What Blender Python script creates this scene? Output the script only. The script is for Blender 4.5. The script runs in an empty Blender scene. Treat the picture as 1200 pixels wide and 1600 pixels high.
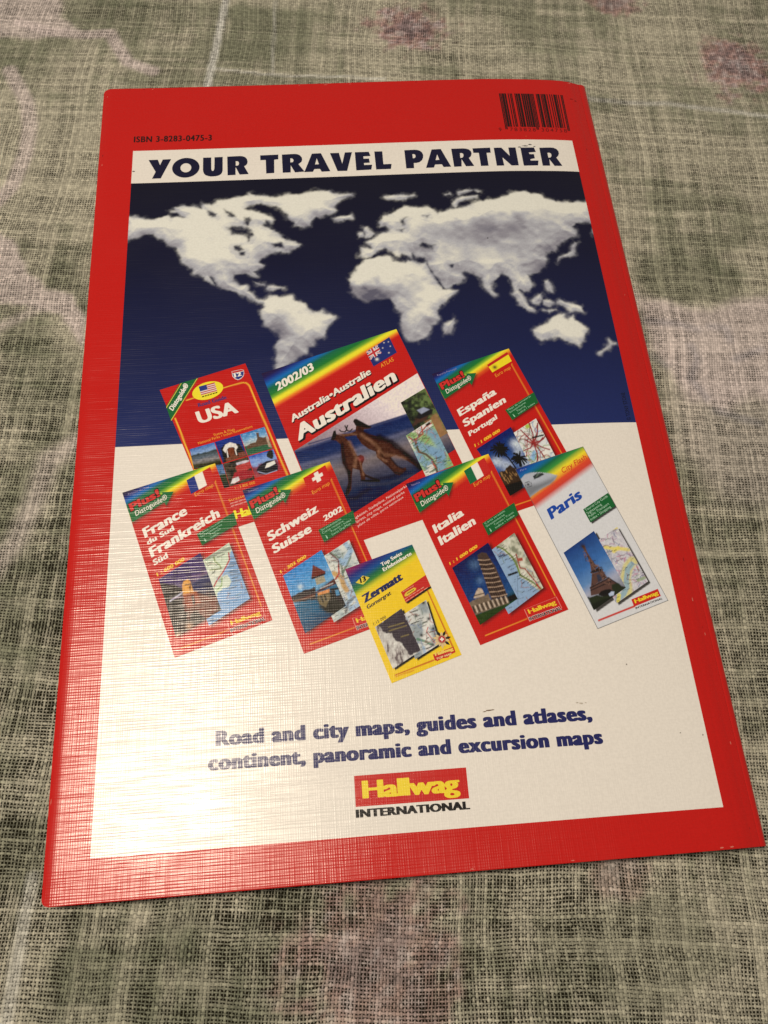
import bpy, math, random
import numpy as np
from mathutils import Matrix, Vector
from mathutils.geometry import tessellate_polygon

SC = bpy.context.scene
MM = 0.01                      # 1 unit = 100 mm
LIFT = 0.072                   # book cover plane above the cloth
# ------------------------------------------------------------------ camera
Rc = np.array([[0.99623803,-0.07630425,0.04107853],[-0.05400889,-0.91740473,-0.39427351],[0.06777038,0.39057166,-0.91807459]])
Cc = (68.668, -5.334, 238.195)
cam_data = bpy.data.cameras.new('camera'); cam = bpy.data.objects.new('camera', cam_data)
SC.collection.objects.link(cam); SC.camera = cam
Rb = (np.diag([1,-1,-1]) @ Rc).T
M = Matrix([list(Rb[i]) + [0] for i in range(3)] + [[0,0,0,1]])
M.translation = Vector((Cc[0]*MM, Cc[1]*MM, Cc[2]*MM + LIFT))
cam.matrix_world = M
cam_data.sensor_fit = 'VERTICAL'; cam_data.sensor_height = 36.0; cam_data.lens = 1262/1600*36
cam_data.clip_start = 0.01; cam_data.clip_end = 200
cam_data.dof.use_dof = True; cam_data.dof.focus_distance = 2.60; cam_data.dof.aperture_fstop = 5.0
# ------------------------------------------------------------------ light
W = bpy.data.worlds.new('World'); SC.world = W; W.use_nodes = True
W.node_tree.nodes['Background'].inputs[0].default_value = (1.0, 0.87, 0.70, 1)
W.node_tree.nodes['Background'].inputs[1].default_value = 0.16
def area(name, loc, target, size, power, col, shape='DISK'):
    d = bpy.data.lights.new(name, 'AREA'); d.shape = shape; d.size = size; d.energy = power; d.color = col
    o = bpy.data.objects.new(name, d); SC.collection.objects.link(o); o.location = loc
    o.rotation_euler = (Vector(target) - Vector(loc)).to_track_quat('-Z', 'Y').to_euler(); return o
area('ceiling_lamp', (-2.0, 1.1, 10.0), (0.4, 0.6, 0), 1.6, 715, (1.0, 0.845, 0.66))
SC.view_settings.view_transform = 'Standard'; SC.view_settings.look = 'None'
SC.view_settings.exposure = 0.29; SC.view_settings.gamma = 1.0
SC.cycles.use_denoising = True

# ------------------------------------------------------------------ cover surface
XS = np.array([-13,-11.5,-9,0,40,75,110,140,160,175,179,183,185,186.4,187], float)
YS = np.array([-.7,-.25,0,0,.3,.7,1.2,1.45,1.0,0.03,-.6,-1.75,-2.4,-3.1,-3.8], float)
_d = np.diff(YS)/np.diff(XS); MS = np.zeros(len(XS)); MS[1:-1] = (_d[1:]+_d[:-1])/2; MS[0] = _d[0]; MS[-1] = _d[-1]
for _i in range(1, len(XS)-1):
    if _d[_i-1]*_d[_i] <= 0: MS[_i] = 0
def zs(u, v):                  # height of the cover in mm: a gentle hump that falls off at the spine
    u = np.clip(np.asarray(u, float), XS[0], XS[-1]); i = np.clip(np.searchsorted(XS, u)-1, 0, len(XS)-2)
    h = XS[i+1]-XS[i]; t = (u-XS[i])/h
    z = (2*t**3-3*t*t+1)*YS[i]+(t**3-2*t*t+t)*h*MS[i]+(3*t*t-2*t**3)*YS[i+1]+(t**3-t*t)*h*MS[i+1]
    z = z*np.where(z > 0, .75+.25*np.asarray(v, float)/255, 1)
    return z - .045*np.exp(-((u-178.0)/.6)**2) - .05*np.exp(-((u-181.6)/.6)**2)
STEP = 0.02                    # mm of height per layer of print

# ------------------------------------------------------------------ colour
def lin(c): c = np.asarray(c, float)/255; return np.where(c <= .04045, c/12.92, ((c+.055)/1.055)**2.4)
WH = lin((232, 213, 182))
def ob(*c): return np.clip(lin(c)/WH*0.80, 0.002, 0.86)     # seen under the warm lamp -> ink colour
WHITE = ob(232,213,182); RED = ob(194,20,13); NAVY = ob(16,15,40); BLACK = ob(12,10,12)
# ------------------------------------------------------------------ value noise
def vn(x, y, seed=0):
    xi = np.floor(x).astype(np.int64); yi = np.floor(y).astype(np.int64); fx = x-xi; fy = y-yi
    fx = fx*fx*(3-2*fx); fy = fy*fy*(3-2*fy)
    def h(a, b):
        n = (a*374761393 + b*668265263 + seed*974634777) & 0xffffffff
        n = ((n ^ (n >> 13))*1274126177) & 0xffffffff
        return ((n ^ (n >> 16)) & 0xffff)/65535.0
    return (h(xi,yi)*(1-fx)+h(xi+1,yi)*fx)*(1-fy)+(h(xi,yi+1)*(1-fx)+h(xi+1,yi+1)*fx)*fy
def fbm(x, y, seed=0, o=4):
    s = 0; a = .5; t = 0
    for k in range(o): s = s+a*vn(x*2**k, y*2**k, seed+k); t += a; a *= .5
    return s/t                                              # 0..1
# ------------------------------------------------------------------ signed distance to polygons
def sdf(X, Y, loops):
    """positive inside (even-odd), mm"""
    ins = np.zeros(X.shape, bool); d2 = np.full(X.shape, 1e9)
    for p in loops:
        p = np.asarray(p, float); q = np.roll(p, -1, 0)
        for (ax, ay), (bx, by) in zip(p, q):
            dx, dy = bx-ax, by-ay; L = dx*dx+dy*dy
            if L < 1e-12: continue
            t = np.clip(((X-ax)*dx+(Y-ay)*dy)/L, 0, 1)
            d2 = np.minimum(d2, (X-ax-t*dx)**2+(Y-ay-t*dy)**2)
            c = (ay > Y) != (by > Y)
            if dy != 0: ins ^= c & (X < dx*(Y-ay)/dy+ax)
    d = np.sqrt(d2); return np.where(ins, d, -d)
def sst(a, b, x): t = np.clip((x-a)/(b-a), 0, 1); return t*t*(3-2*t)
class Canvas:
    def __init__(s, X, Y, base):
        s.X = X; s.Y = Y; s.c = np.empty(X.shape+(3,)); s.c[:] = base
    def win(s, pts, m):
        p = np.asarray(pts, float)
        k = (s.X > p[:,0].min()-m) & (s.X < p[:,0].max()+m) & (s.Y > p[:,1].min()-m) & (s.Y < p[:,1].max()+m)
        return k
    def mix(s, k, a, col):
        a = a[:,None] if np.ndim(col) else a
        s.c[k] = s.c[k]*(1-a)+np.asarray(col)*a
    def poly(s, pts, col, soft=.15, op=1., rough=0, rs=1., seed=5):
        k = s.win(pts, soft+rough+.3)
        if not k.any(): return
        x, y = s.X[k], s.Y[k]; d = sdf(x, y, [pts])
        if rough: d = d+(fbm(x/rs, y/rs, seed)-.5)*2*rough
        s.mix(k, sst(-soft, soft, d)*op, col)
    def line(s, pts, w, col, soft=.12, op=1.):
        k = s.win(pts, w+soft)
        if not k.any(): return
        x, y = s.X[k], s.Y[k]; d2 = np.full(x.shape, 1e9)
        for (ax, ay), (bx, by) in zip(pts[:-1], pts[1:]):
            dx, dy = bx-ax, by-ay; L = dx*dx+dy*dy+1e-9; t = np.clip(((x-ax)*dx+(y-ay)*dy)/L, 0, 1)
            d2 = np.minimum(d2, (x-ax-t*dx)**2+(y-ay-t*dy)**2)
        s.mix(k, sst(-soft, soft, w/2-np.sqrt(d2))*op, col)
    def blob(s, p, r, col, op=1.):
        g = np.exp(-((s.X-p[0])**2+(s.Y-p[1])**2)/(r*r))*op
        s.c += (np.asarray(col)-s.c)*g[...,None]
    def grain(s, amp, sc=.5, seed=3):
        s.c *= (1+(fbm(s.X/sc, s.Y/sc, seed)-.5)*2*amp)[...,None]
def grad(t, stops):
    t = np.asarray(t); xs = [a for a, _ in stops]; cs = np.array([c for _, c in stops])
    return np.stack([np.interp(t, xs, cs[:,i]) for i in range(3)], -1)
# ------------------------------------------------------------------ materials
def new_mat(name):
    m = bpy.data.materials.new(name); m.use_nodes = True; nt = m.node_tree
    return m, nt, nt.nodes, nt.nodes['Principled BSDF']
def math_n(nt, op, a, b=None, c=None):
    n = nt.nodes.new('ShaderNodeMath'); n.operation = op
    for i, v in enumerate((a, b, c)):
        if v is None: continue
        if isinstance(v, (int, float)): n.inputs[i].default_value = v
        else: nt.links.new(v, n.inputs[i])
    return n.outputs[0]
def mapr(nt, v, a, b, c=0., d=1., smooth=True):
    n = nt.nodes.new('ShaderNodeMapRange'); n.interpolation_type = 'SMOOTHSTEP' if smooth else 'LINEAR'
    nt.links.new(v, n.inputs[0])
    for i, q in enumerate((a, b, c, d)):
        if isinstance(q, (int, float)): n.inputs[i+1].default_value = q
        else: nt.links.new(q, n.inputs[i+1])
    return n.outputs[0]
def noise_n(nt, vec, scale, detail=2, rough=.5, dist=0.):
    n = nt.nodes.new('ShaderNodeTexNoise'); n.inputs['Scale'].default_value = scale
    n.inputs['Detail'].default_value = detail; n.inputs['Roughness'].default_value = rough
    n.inputs['Distortion'].default_value = dist; nt.links.new(vec, n.inputs['Vector']); return n.outputs[0]
def scaled(nt, vec, s):
    n = nt.nodes.new('ShaderNodeMapping'); n.inputs['Scale'].default_value = s; nt.links.new(vec, n.inputs[0]); return n.outputs[0]
# laminated card embossed with a fine linen grain; colour of the print from the mesh
m_print, nt, N, B = new_mat('printed_laminated_card')
tc = nt.nodes.new('ShaderNodeTexCoord').outputs['Object']
at = nt.nodes.new('ShaderNodeAttribute'); at.attribute_name = 'Col'
fine = noise_n(nt, tc, 140, 3)
hs = nt.nodes.new('ShaderNodeMix'); hs.data_type = 'RGBA'; hs.blend_type = 'MULTIPLY'; hs.inputs[0].default_value = 1
nt.links.new(at.outputs['Color'], hs.inputs[6])
cmb = nt.nodes.new('ShaderNodeCombineColor'); gv = mapr(nt, fine, .25, .75, .96, 1.04)
for i in range(3): nt.links.new(gv, cmb.inputs[i])
nt.links.new(cmb.outputs[0], hs.inputs[7]); nt.links.new(hs.outputs[2], B.inputs['Base Color'])
sx_ = nt.nodes.new('ShaderNodeSeparateXYZ'); nt.links.new(tc, sx_.inputs[0])
def ridge(axis, period, vec_row, vec_break, lo):     # one set of embossed threads, each with its own height that swells and fades along it
    ph = math_n(nt, 'ADD', math_n(nt, 'MULTIPLY', axis, 1/period), math_n(nt, 'MULTIPLY', noise_n(nt, vec_break, 1, 1), 1.2))
    w = math_n(nt, 'ABSOLUTE', math_n(nt, 'SINE', math_n(nt, 'MULTIPLY', ph, math.pi)))
    return math_n(nt, 'MULTIPLY', w, mapr(nt, noise_n(nt, vec_row, 1, 2, .6), .32, .68, lo, 1.))
hr = ridge(sx_.outputs[1], .0078, scaled(nt, tc, (5, 130, 1)), scaled(nt, tc, (3, 12, 1)), .1)
vr = ridge(sx_.outputs[0], .0066, scaled(nt, tc, (150, 5, 1)), scaled(nt, tc, (14, 2, 1)), .0)
pm = mapr(nt, noise_n(nt, scaled(nt, tc, (1.2, 2.2, 1)), 1, 2), .35, .65, .3, 1.)
h = math_n(nt, 'ADD', hr, math_n(nt, 'ADD', math_n(nt, 'MULTIPLY', vr, math_n(nt, 'MULTIPLY', pm, .62)), math_n(nt, 'MULTIPLY', noise_n(nt, scaled(nt, tc, (7, 60, 1)), 1, 2), .28)))
bp = nt.nodes.new('ShaderNodeBump'); bp.inputs['Strength'].default_value = 1; bp.inputs['Distance'].default_value = 0.00034
nt.links.new(h, bp.inputs['Height']); nt.links.new(bp.outputs[0], B.inputs['Normal'])
B.inputs['Roughness'].default_value = .27; B.inputs['Specular IOR Level'].default_value = .5
nt.links.new(mapr(nt, noise_n(nt, tc, 3, 3), .3, .7, .22, .29), B.inputs['Roughness'])
# paper edges
m_paper, nt, N, B = new_mat('cut_paper_edges')
tc = nt.nodes.new('ShaderNodeTexCoord').outputs['Object']
e = noise_n(nt, scaled(nt, tc, (.5, .5, 700)), 1, 2)
rp = nt.nodes.new('ShaderNodeValToRGB'); rp.color_ramp.elements[0].color = (.28,.26,.22,1); rp.color_ramp.elements[1].color = (.72,.68,.6,1)
rp.color_ramp.elements[0].position = .3; rp.color_ramp.elements[1].position = .6
nt.links.new(e, rp.inputs[0]); nt.links.new(rp.outputs[0], B.inputs['Base Color']); B.inputs['Roughness'].default_value = .8
# ------------------------------------------------------------------ mesh helpers
COLL = SC.collection
def add_mesh(name, V, faces, mat, parent=None, cols=None, smooth=False, label=None):
    me = bpy.data.meshes.new(name)
    V = np.asarray(V, np.float32)
    if isinstance(faces, np.ndarray):
        n, k = faces.shape
        me.vertices.add(len(V)); me.vertices.foreach_set('co', V.ravel())
        me.loops.add(n*k); me.loops.foreach_set('vertex_index', faces.ravel().astype(np.int32))
        me.polygons.add(n); me.polygons.foreach_set('loop_start', np.arange(0, n*k, k, dtype=np.int32))
        me.polygons.foreach_set('loop_total', np.full(n, k, np.int32)); me.update(calc_edges=True); me.validate()
    else:
        me.from_pydata([tuple(map(float, p)) for p in V], [], faces); me.update()
    if smooth: me.polygons.foreach_set('use_smooth', np.ones(len(me.polygons), bool))
    if cols is not None:
        c = np.empty((len(me.vertices), 4), np.float32); c[:] = 1
        cc = np.asarray(cols, np.float32); c[:, :cc.shape[-1]] = cc
        a = me.color_attributes.new('Col', 'FLOAT_COLOR', 'POINT'); a.data.foreach_set('color', c.ravel())
    me.materials.append(mat)
    o = bpy.data.objects.new(name, me); COLL.objects.link(o)
    if parent: o.parent = parent
    if label: o['label'] = label
    return o
def lift3(P, layer):
    P = np.asarray(P, float); z = zs(P[:,0], P[:,1])+layer*STEP
    return np.stack([P[:,0]*MM, P[:,1]*MM, z*MM], 1)
def gfaces(ny, nx):
    i = np.arange((ny-1)*(nx-1)); r = i//(nx-1); c = i % (nx-1); a = r*nx+c
    return np.stack([a, a+1, a+nx+1, a+nx], 1)
def homog(src, dst):
    A = []
    for (x, y), (u, v) in zip(src, dst):
        A.append([x,y,1,0,0,0,-u*x,-u*y,-u]); A.append([0,0,0,x,y,1,-v*x,-v*y,-v])
    return np.linalg.svd(np.array(A, float))[2][-1].reshape(3, 3)
def happly(H, P):
    P = np.asarray(P, float); q = np.c_[P, np.ones(len(P))] @ H.T; return q[:,:2]/q[:,2:]
UNIT = [(0,0),(1,0),(1,1),(0,1)]
def pic(name, quad, res, paint, parent, layer, base=WHITE, label=None):
    """printed picture: a fine grid over quad (TL,TR,BR,BL in mm); paint(canvas, s, t) colours it"""
    q = np.array(quad, float); w = max(np.hypot(*(q[1]-q[0])), np.hypot(*(q[2]-q[3]))); hgt = max(np.hypot(*(q[3]-q[0])), np.hypot(*(q[2]-q[1])))
    nx = int(w/res)+2; ny = int(hgt/res)+2
    S, Tt = np.meshgrid(np.linspace(0,1,nx), np.linspace(0,1,ny))
    P = happly(homog(UNIT, q), np.stack([S.ravel(), Tt.ravel()], 1))
    X = P[:,0].reshape(ny, nx); Y = P[:,1].reshape(ny, nx)
    c = Canvas(X, Y, base); paint(c, S, Tt)
    f = gfaces(ny, nx)[:, ::-1]
    return add_mesh(name, lift3(P, layer), f, m_print, parent, np.clip(c.c, .001, .88).reshape(-1, 3), smooth=True, label=label)
def flat(name, loops_list, col, parent, layer, label=None):
    """flat print cut to polygons; loops_list: list of [outer, hole, ...]"""
    V = []; F = []
    for loops in loops_list:
        L3 = [[Vector((x, y, 0)) for x, y in lp] for lp in loops]; b = len(V)
        for lp in loops: V += list(lp)
        for t in tessellate_polygon(L3):
            a, c_, d = [V[b+i] for i in t]
            s = (c_[0]-a[0])*(d[1]-a[1])-(c_[1]-a[1])*(d[0]-a[0])
            F.append(tuple(b+i for i in (t if s > 0 else t[::-1])))
    todo = F; F = []                                     # split until it follows the bend of the cover
    while todo:
        t = todo.pop(); L = [math.dist(V[t[i]], V[t[(i+1) % 3]]) for i in range(3)]; k = L.index(max(L))
        if L[k] < 4.: F.append(t); continue
        a, c_, d = t[k], t[(k+1) % 3], t[(k+2) % 3]; V.append(tuple((V[a][j]+V[c_][j])/2 for j in (0, 1))); m = len(V)-1
        todo += [(a, m, d), (m, c_, d)]
    return add_mesh(name, lift3(np.array(V), layer), F, m_print, parent, np.tile(col, (len(V), 1)), label=label)
# ------------------------------------------------------------------ lettering
def outline(s, spacing=1.):
    """outline of a line of lettering as segments"""
    cu = bpy.data.curves.new('t', 'FONT'); cu.body = s; cu.size = 1; cu.resolution_u = 5; cu.space_character = spacing
    o = bpy.data.objects.new('t', cu); me = bpy.data.meshes.new_from_object(o)
    v = np.empty(len(me.vertices)*3); me.vertices.foreach_get('co', v); v = v.reshape(-1, 3)[:, :2]
    cnt = {}
    for p in me.polygons:
        for k in p.edge_keys: cnt[k] = cnt.get(k, 0)+1
    seg = np.array([(v[a], v[b]) for (a, b), n in cnt.items() if n == 1])
    bpy.data.objects.remove(o); bpy.data.curves.remove(cu); bpy.data.meshes.remove(me)
    return seg
def seg_field(X, Y, seg, m):
    d2 = np.full(X.shape, m*m); ins = np.zeros(X.shape, bool)
    for (ax, ay), (bx, by) in seg:
        dx, dy = bx-ax, by-ay; L = dx*dx+dy*dy
        if L < 1e-14: continue
        r0 = max(np.searchsorted(Y[:,0], min(ay, by)-m), 0); r1 = np.searchsorted(Y[:,0], max(ay, by)+m)
        c0 = np.searchsorted(X[0], min(ax, bx)-m); c1 = np.searchsorted(X[0], max(ax, bx)+m)
        xx = X[r0:r1, c0:c1]; yy = Y[r0:r1, c0:c1]
        if xx.size:
            t = np.clip(((xx-ax)*dx+(yy-ay)*dy)/L, 0, 1)
            np.minimum(d2[r0:r1, c0:c1], (xx-ax-t*dx)**2+(yy-ay-t*dy)**2, out=d2[r0:r1, c0:c1])
        if dy != 0:
            q0 = np.searchsorted(Y[:,0], min(ay, by), 'left'); q1 = np.searchsorted(Y[:,0], max(ay, by), 'left')
            if q1 > q0:
                yr = Y[q0:q1, :1]; xr = dx*(yr-ay)/dy+ax
                ins[q0:q1] ^= X[q0:q1] < xr
    d = np.sqrt(d2); return np.where(ins, d, -d)
MS_CASES = {}
for _c in range(16):
    cor = [(_c >> k) & 1 for k in range(4)]; poly = []
    for k in range(4):
        if cor[k]: poly.append(('c', k))
        if cor[k] != cor[(k+1) % 4]: poly.append(('e', k))
    MS_CASES[_c] = poly
def march(F, X, Y):
    """polygons of F>0 on a grid; returns V(n,2), faces list"""
    P = F > 0; cs = [(0,0),(0,1),(1,1),(1,0)]
    code = P[:-1,:-1]*1+P[:-1,1:]*2+P[1:,1:]*4+P[1:,:-1]*8
    V = []; faces = []; n = 0
    for r in range(code.shape[0]):                       # full cells in runs
        row = code[r] == 15; d = np.diff(np.r_[0, row.astype(int), 0])
        for a, b in zip(np.where(d == 1)[0], np.where(d == -1)[0]):
            V += [(X[0,a], Y[r,0]), (X[0,b], Y[r,0]), (X[0,b], Y[r+1,0]), (X[0,a], Y[r+1,0])]
            faces.append((n, n+1, n+2, n+3)); n += 4
    for c in range(1, 15):
        rr, cc = np.where(code == c)
        if not len(rr): continue
        pts = []
        for kind, k in MS_CASES[c]:
            a = cs[k]; ia = (rr+a[0], cc+a[1])
            if kind == 'c': pts.append(np.stack([X[ia], Y[ia]], 1))
            else:
                b = cs[(k+1) % 4]; ib = (rr+b[0], cc+b[1]); fa = F[ia]; fb = F[ib]; t = fa/(fa-fb)
                pts.append(np.stack([X[ia]+(X[ib]-X[ia])*t, Y[ia]+(Y[ib]-Y[ia])*t], 1))
        A = np.stack(pts, 1); k = A.shape[1]
        V += [tuple(p) for p in A.reshape(-1, 2)]
        for i in range(len(rr)): faces.append(tuple(range(n, n+k))); n += k
    return np.array(V), faces
_cache = {}
def text(name, s, pts, col, parent, layer, bold=.03, step=.035, spacing=1., label=None, upright=False, shift=(0,0), grow=0.):
    """lettering with its base line from pts[0] to pts[1]; pts[2] is the cap height above pts[0]"""
    key = (s, bold, step, spacing)
    if key not in _cache:
        sg = outline(s, spacing*(1+bold*1.1)); m = abs(bold)+.12
        x0, x1 = sg[...,0].min(), sg[...,0].max(); y0, y1 = sg[...,1].min(), sg[...,1].max()
        X, Y = np.meshgrid(np.arange(x0-.15, x1+.15, step), np.arange(y0-.15, y1+.15, step))
        F = seg_field(X, Y, sg, m)
        n = int(round(bold*.85/step)); G = F.copy()         # heavier stems: spread sideways, little up and down
        for k in range(1, n+1):
            G[:, k:] = np.maximum(G[:, k:], F[:, :-k]); G[:, :-k] = np.maximum(G[:, :-k], F[:, k:])
        F = G+bold*.30
        _cache[key] = (F, X, Y, x0-bold, x1+bold)
    F, X, Y, x0, x1 = _cache[key]
    V, faces = march(F+grow, X, Y)
    CAP = .68+bold*.6
    p0, p1, p2 = [np.array(p, float) for p in pts]
    up = p2-p0
    if upright: up = np.array([0, up[1]])
    a = (V[:,0]-x0)/(x1-x0); b = (V[:,1]+bold*.3)/CAP
    P = p0+np.outer(a, p1-p0)+np.outer(b, up)+np.array(shift)
    return add_mesh(name, lift3(P, layer), faces, m_print, parent, np.tile(col, (len(P), 1)), label=label)
def empty(name, loc=(0,0,0)):
    o = bpy.data.objects.new(name, None); COLL.objects.link(o); o.location = loc; o.empty_display_size = .2; return o

# ================================================================== the setting
m_cloth, nt, N, B = new_mat('open_weave_printed_linen')
L = nt.links.new
tc = nt.nodes.new('ShaderNodeTexCoord').outputs['Object']
rot = nt.nodes.new('ShaderNodeMapping'); rot.inputs['Rotation'].default_value = (0, 0, math.radians(5.5)); L(tc, rot.inputs[0])
pv = rot.outputs[0]
# slow wander of the threads
def vmath(op, a, b):
    n = nt.nodes.new('ShaderNodeVectorMath'); n.operation = op
    for i, v in enumerate((a, b)):
        if isinstance(v, tuple): n.inputs[i].default_value = v
        elif isinstance(v, float): n.inputs['Scale'].default_value = v
        else: L(v, n.inputs[i])
    return n.outputs[0]
def wander(scale, amt):
    n = nt.nodes.new('ShaderNodeTexNoise'); n.inputs['Scale'].default_value = scale; n.inputs['Detail'].default_value = 2
    L(pv, n.inputs['Vector']); return vmath('SCALE', vmath('SUBTRACT', n.outputs['Color'], (.5, .5, .5)), amt)
pw = vmath('ADD', pv, vmath('ADD', wander(1.3, .085), wander(8., .013)))
sp = nt.nodes.new('ShaderNodeSeparateXYZ'); L(pw, sp.inputs[0])
PX = math_n(nt, 'MULTIPLY', sp.outputs[0], 1/.0096); PY = math_n(nt, 'MULTIPLY', sp.outputs[1], 1/.0095)
def wn(v, off=0.):
    n = nt.nodes.new('ShaderNodeTexWhiteNoise'); n.noise_dimensions = '1D'; L(math_n(nt, 'ADD', v, off), n.inputs['W']); return n.outputs['Value']
def comb(x, y, z=0.):
    n = nt.nodes.new('ShaderNodeCombineXYZ')
    for i, v in enumerate((x, y, z)):
        if isinstance(v, float): n.inputs[i].default_value = v
        else: L(v, n.inputs[i])
    return n.outputs[0]
def thread(A, Bc, off):
    iA = math_n(nt, 'FLOOR', A); f = math_n(nt, 'SUBTRACT', math_n(nt, 'SUBTRACT', A, iA), .5)
    r = wn(iA, off); slub = noise_n(nt, comb(math_n(nt, 'MULTIPLY', iA, 7.31), math_n(nt, 'MULTIPLY', Bc, .045), off), 1, 2, .6)
    jit = noise_n(nt, comb(math_n(nt, 'MULTIPLY', iA, 3.7), math_n(nt, 'MULTIPLY', Bc, .35), off+9.), 1, 1)
    f = math_n(nt, 'ADD', f, math_n(nt, 'MULTIPLY', math_n(nt, 'SUBTRACT', jit, .5), .22))
    w = math_n(nt, 'ADD', math_n(nt, 'MULTIPLY', math_n(nt, 'POWER', r, 4.), .22), mapr(nt, slub, .38, .7, .155, .33))
    return iA, math_n(nt, 'ABSOLUTE', f), w, r, slub
ix, fx, wx, rx, sx = thread(PX, PY, 3.)
iy, fy, wy, ry, sy = thread(PY, PX, 57.)
at = nt.nodes.new('ShaderNodeAttribute'); at.attribute_name = 'Col'
dens = nt.nodes.new('ShaderNodeAttribute'); dens.attribute_name = 'Dens'
bulk = noise_n(nt, pv, .9, 2)
wadd = math_n(nt, 'ADD', math_n(nt, 'MULTIPLY', dens.outputs['Fac'], .16), mapr(nt, bulk, .35, .65, -.05, .04))
wx = math_n(nt, 'ADD', wx, wadd); wy = math_n(nt, 'ADD', wy, wadd)
cell = nt.nodes.new('ShaderNodeTexWhiteNoise'); cell.noise_dimensions = '2D'; L(comb(ix, iy), cell.inputs['Vector'])
stx = noise_n(nt, scaled(nt, pv, (13, 1.6, 1)), 1, 3, .6); sty = noise_n(nt, scaled(nt, pv, (1.6, 13, 1)), 1, 3, .6)
lump = noise_n(nt, pv, 17, 2)
cadd = math_n(nt, 'ADD', math_n(nt, 'MULTIPLY', math_n(nt, 'SUBTRACT', cell.outputs['Value'], .5), .12), math_n(nt, 'MULTIPLY', math_n(nt, 'SUBTRACT', lump, .5), .16))
wx = math_n(nt, 'ADD', wx, math_n(nt, 'ADD', cadd, mapr(nt, stx, .38, .68, -.07, .12))); wy = math_n(nt, 'ADD', wy, math_n(nt, 'ADD', cadd, mapr(nt, sty, .38, .68, -.07, .12)))
wx = math_n(nt, 'MAXIMUM', wx, .06); wy = math_n(nt, 'MAXIMUM', wy, .06)
def cover(f, w): return mapr(nt, math_n(nt, 'SUBTRACT', w, f), -.07, .07)
mx = cover(fx, wx); my = cover(fy, wy)
par = math_n(nt, 'MODULO', math_n(nt, 'ABSOLUTE', math_n(nt, 'ADD', ix, iy)), 2.0)
# heights: round threads that pass over and under each other
cxn = math_n(nt, 'COSINE', math_n(nt, 'MULTIPLY', math_n(nt, 'SUBTRACT', PX, .5), math.pi)); cyn = math_n(nt, 'COSINE', math_n(nt, 'MULTIPLY', math_n(nt, 'SUBTRACT', PY, .5), math.pi))
s = math_n(nt, 'MULTIPLY', cxn, cyn)
def dome(f, w): q = math_n(nt, 'DIVIDE', f, w); return math_n(nt, 'SQRT', math_n(nt, 'MAXIMUM', math_n(nt, 'SUBTRACT', 1., math_n(nt, 'MULTIPLY', q, q)), 0.))
hx = math_n(nt, 'MULTIPLY', dome(fx, wx), math_n(nt, 'ADD', .62, math_n(nt, 'MULTIPLY', s, .38)))
hy = math_n(nt, 'MULTIPLY', dome(fy, wy), math_n(nt, 'SUBTRACT', .62, math_n(nt, 'MULTIPLY', s, .38)))
H = math_n(nt, 'MAXIMUM', hx, hy)
solid = math_n(nt, 'MAXIMUM', mx, my)
fib = noise_n(nt, tc, 140, 3, .7)
var = math_n(nt, 'ADD', math_n(nt, 'MULTIPLY', math_n(nt, 'ADD', rx, ry), .22), math_n(nt, 'ADD', math_n(nt, 'MULTIPLY', fib, .45), .42))
# shade of the weave put into the colour: threads darken where they dip
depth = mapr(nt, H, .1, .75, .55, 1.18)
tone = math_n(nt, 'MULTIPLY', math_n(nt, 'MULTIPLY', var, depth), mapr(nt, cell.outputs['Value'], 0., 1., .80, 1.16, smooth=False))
cc = nt.nodes.new('ShaderNodeCombineColor')
for i in range(3): L(tone, cc.inputs[i])
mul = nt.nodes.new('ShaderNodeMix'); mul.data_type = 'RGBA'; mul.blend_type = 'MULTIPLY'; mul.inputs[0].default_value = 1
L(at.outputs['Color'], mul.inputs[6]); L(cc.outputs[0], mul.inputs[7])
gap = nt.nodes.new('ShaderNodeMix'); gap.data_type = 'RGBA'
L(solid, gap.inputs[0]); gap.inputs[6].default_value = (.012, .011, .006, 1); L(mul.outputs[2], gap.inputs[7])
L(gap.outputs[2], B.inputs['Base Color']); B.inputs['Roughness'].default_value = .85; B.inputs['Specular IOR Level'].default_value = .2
L(math_n(nt, 'MULTIPLY', solid, .2), B.inputs['Specular IOR Level'])
bp = nt.nodes.new('ShaderNodeBump'); bp.inputs['Strength'].default_value = .9; bp.inputs['Distance'].default_value = .0045
L(math_n(nt, 'ADD', H, math_n(nt, 'MULTIPLY', fib, .15)), bp.inputs['Height']); L(bp.outputs[0], B.inputs['Normal'])

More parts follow.
